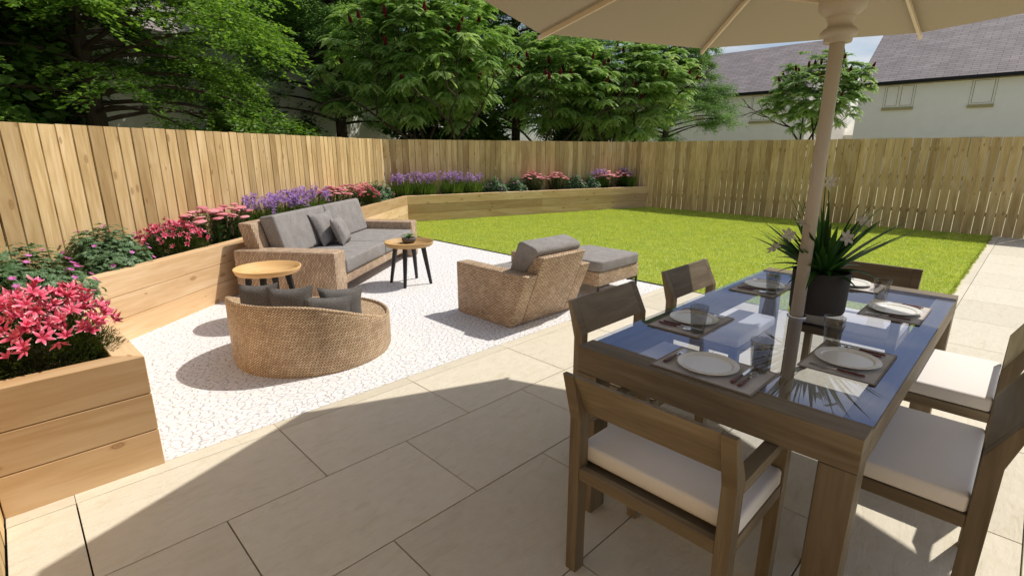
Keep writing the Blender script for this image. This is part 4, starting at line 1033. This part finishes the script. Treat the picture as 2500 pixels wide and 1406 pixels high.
# potted agave
pa = empty('potted_agave', (1.95, -2.10, .758), 0, 'spiky agave with white flowers in a dark round pot on the dining table', 'potted plant')
m = MB(); m.lathe([(.001, 0), (.118, 0), (.123, .01), (.128, .205), (.118, .205), (.115, .175), (.001, .175)], 40); m.build('pot', M['pot'], pa)
m = MB(); m.lathe([(.001, .178), (.1145, .176)], 24); m.build('soil', M['soil'], pa)
rs = random.Random(9); m = MB()
def spike(m, a, el, L, w, bend, z0=.17):
    V = []; F = []; n = 8; p = Vector((math.cos(a)*.02, math.sin(a)*.02, z0)); e = el; sd = Vector((-math.sin(a), math.cos(a), 0))
    for i in range(n+1):
        t_ = i/n; ww = w*(1-t_)**.75*(.75+.9*t_*(1-t_)); d = Vector((math.cos(a)*math.cos(e), math.sin(a)*math.cos(e), math.sin(e))); up = sd.cross(d)*-1
        V += [p+sd*ww/2+up*ww*.28, p, p-sd*ww/2+up*ww*.28]; p = p+d*(L/n); e -= bend/n
    for i in range(n):
        for k in range(2): q = i*3+k; F.append((q, q+1, q+4, q+3))
    m.add(V, F, None, rs.random(), None, True)
for i in range(18): spike(m, i*2.4, R(rs.uniform(44, 78)), rs.uniform(.24, .36), .074, rs.uniform(.0, .3))
for i in range(46): spike(m, i*2.4+.3, R(rs.uniform(26, 78)), rs.uniform(.30, .44), rs.uniform(.040, .060), rs.uniform(.1, .45))
for i in range(14): spike(m, i*2.4+.9, R(rs.uniform(28, 72)), rs.uniform(.38, .50), rs.uniform(.018, .026), rs.uniform(.1, .4))
for i in range(14): spike(m, i*2.4+.8, R(rs.uniform(8, 28)), rs.uniform(.18, .30), .045, rs.uniform(.7, 1.3), .19)
spike(m, 2.4, R(86), .62, .02, .0)
m.build('leaves', M['agave'], pa)
fl = MB(); stm = MB()
for (x, y, z) in ((-.11, .0, .64), (-.28, .09, .40), (-.34, .13, .35), (-.10, -.10, .39), (-.02, -.14, .46), (-.22, .05, .45)):
    stm.tube([(0, 0, .17), (x*.5, y*.5, z*.6+.1), (x, y, z)], .0022, 4)
    for k in range(6):
        a = k*math.pi/3+z*9; tilt = Matrix.Translation((x, y, z)) @ Matrix.Rotation(R(70+60*math.sin(z*40)), 4, Vector((.7, -.7, .2))) @ Matrix.Rotation(a, 4, 'Z')
        fl.add([(0, 0, 0), (.018, .010, .006), (.034, .007, .008), (.040, 0, .004), (.034, -.007, .008), (.018, -.010, .006)], [(0, 1, 2, 3, 4, 5)], None, rs.random(), tilt)
stm.build('stems', M['agave'], pa); fl.build('blossoms', M['petal_white'], pa)

# ------------------------------------------------------------ parasol
um = empty('parasol', (TX, TY, 0), 0, 'large beige eight sided parasol with turned hub, its pole passing through the table', 'parasol')
m = MB(); m.tube([(0, 0, 0), (0, 0, 2.6)], .0285, 28); m.build('pole', M['umbpole'], um)
m = MB(); m.lathe([(.0287, 1.975), (.050, 1.975), (.053, 1.98), (.053, 1.992), (.055, 1.996), (.066, 2.000), (.071, 2.008), (.070, 2.018), (.063, 2.027), (.052, 2.034), (.047, 2.040),
                   (.046, 2.050), (.049, 2.062), (.053, 2.067), (.054, 2.074), (.053, 2.078), (.062, 2.081), (.076, 2.090), (.087, 2.106), (.091, 2.125), (.091, 2.16), (.086, 2.18), (.0287, 2.18)], 48); m.build('hub', M['umbpole'], um)
m = MB(); m.lathe([(.0287, 2.50), (.06, 2.50), (.07, 2.53), (.06, 2.585), (.0287, 2.6)], 32); m.build('crown_block', M['umbpole'], um)
RU, HU, TU = 1.72, 2.262, 2.64
def upt(k, f, dz=0): a = R(90-45*k); return Vector((math.cos(a)*RU*f, math.sin(a)*RU*f, HU+(TU-HU)*(1-f)**1.0+dz))
m = MB(); V = []; F = []; U = []; nr = 8; ns = 6
for k in range(8):
    for i in range(nr+1):
        f = .01+.99*i/nr
        for j in range(ns):
            t_ = j/ns; p_ = upt(k, f).lerp(upt(k+1, f), t_); sag = -math.sin(math.pi*t_)*.02*f*(1-f)*2; V.append((p_.x, p_.y, p_.z+sag))
ix = lambda k, i, j: ((k+(j//ns)) % 8)*(nr+1)*ns+i*ns+(j % ns)
for k in range(8):
    for i in range(nr):
        for j in range(ns): F.append((ix(k, i, j), ix(k, i, j+1), ix(k, i+1, j+1), ix(k, i+1, j)))
m.add(V, F, None, .5, None, False); cn = m.build('canopy', M['umb'], um)
sm_ = cn.modifiers.new('thick', 'SOLIDIFY'); sm_.thickness = .004; sm_.offset = 1
for k in range(8):
    a = R(90-45*k); d = Vector((math.cos(a), math.sin(a), 0)); sd = Vector((-math.sin(a), math.cos(a), 0))
    def bar(p0, p1, w_, h_, name):
        up = sd.cross((p1-p0).normalized()); 
        P = [q+sd*sx*w_/2+up*(sz*h_) for q in (p0, p1) for sx, sz in ((-1, 0), (1, 0), (1, 1), (-1, 1))]
        m = MB(); m.add(P, [(0, 1, 2, 3), (7, 6, 5, 4), (0, 4, 5, 1), (1, 5, 6, 2), (2, 6, 7, 3), (3, 7, 4, 0)]); m.build(name, M['rib'], um, bevel=.003, seg=2)
    up_ = sd.cross(-d)
    sg = -1
    p0 = upt(k, .035)+Vector((0, 0, -.012)); p1 = upt(k, 1.0)+Vector((0, 0, -.010))
    dirn = (p1-p0).normalized(); upv = sd.cross(dirn); s1 = -1 if upv.z > 0 else 1
    P = [q+sd*sx*.0085+upv*s1*sz*.030 for q in (p0, p1+dirn*.012) for sx, sz in ((-1, 0), (1, 0), (1, 1), (-1, 1))]
    m = MB(); m.add(P, [(0, 1, 2, 3), (7, 6, 5, 4), (0, 4, 5, 1), (1, 5, 6, 2), (2, 6, 7, 3), (3, 7, 4, 0)]); m.build('rib', M['rib'], um, bevel=.004, seg=2)
    q0 = d*.075+Vector((0, 0, 2.15)); q1 = upt(k, .52)+Vector((0, 0, -.045)); dirn = (q1-q0).normalized(); upv = sd.cross(dirn)
    P = [q+sd*sx*.009+upv*sz*.012 for q in (q0, q1) for sx, sz in ((-1, -1), (1, -1), (1, 1), (-1, 1))]
    m = MB(); m.add(P, [(0, 1, 2, 3), (7, 6, 5, 4), (0, 4, 5, 1), (1, 5, 6, 2), (2, 6, 7, 3), (3, 7, 4, 0)]); m.build('strut', M['rib'], um, bevel=.002, seg=1)
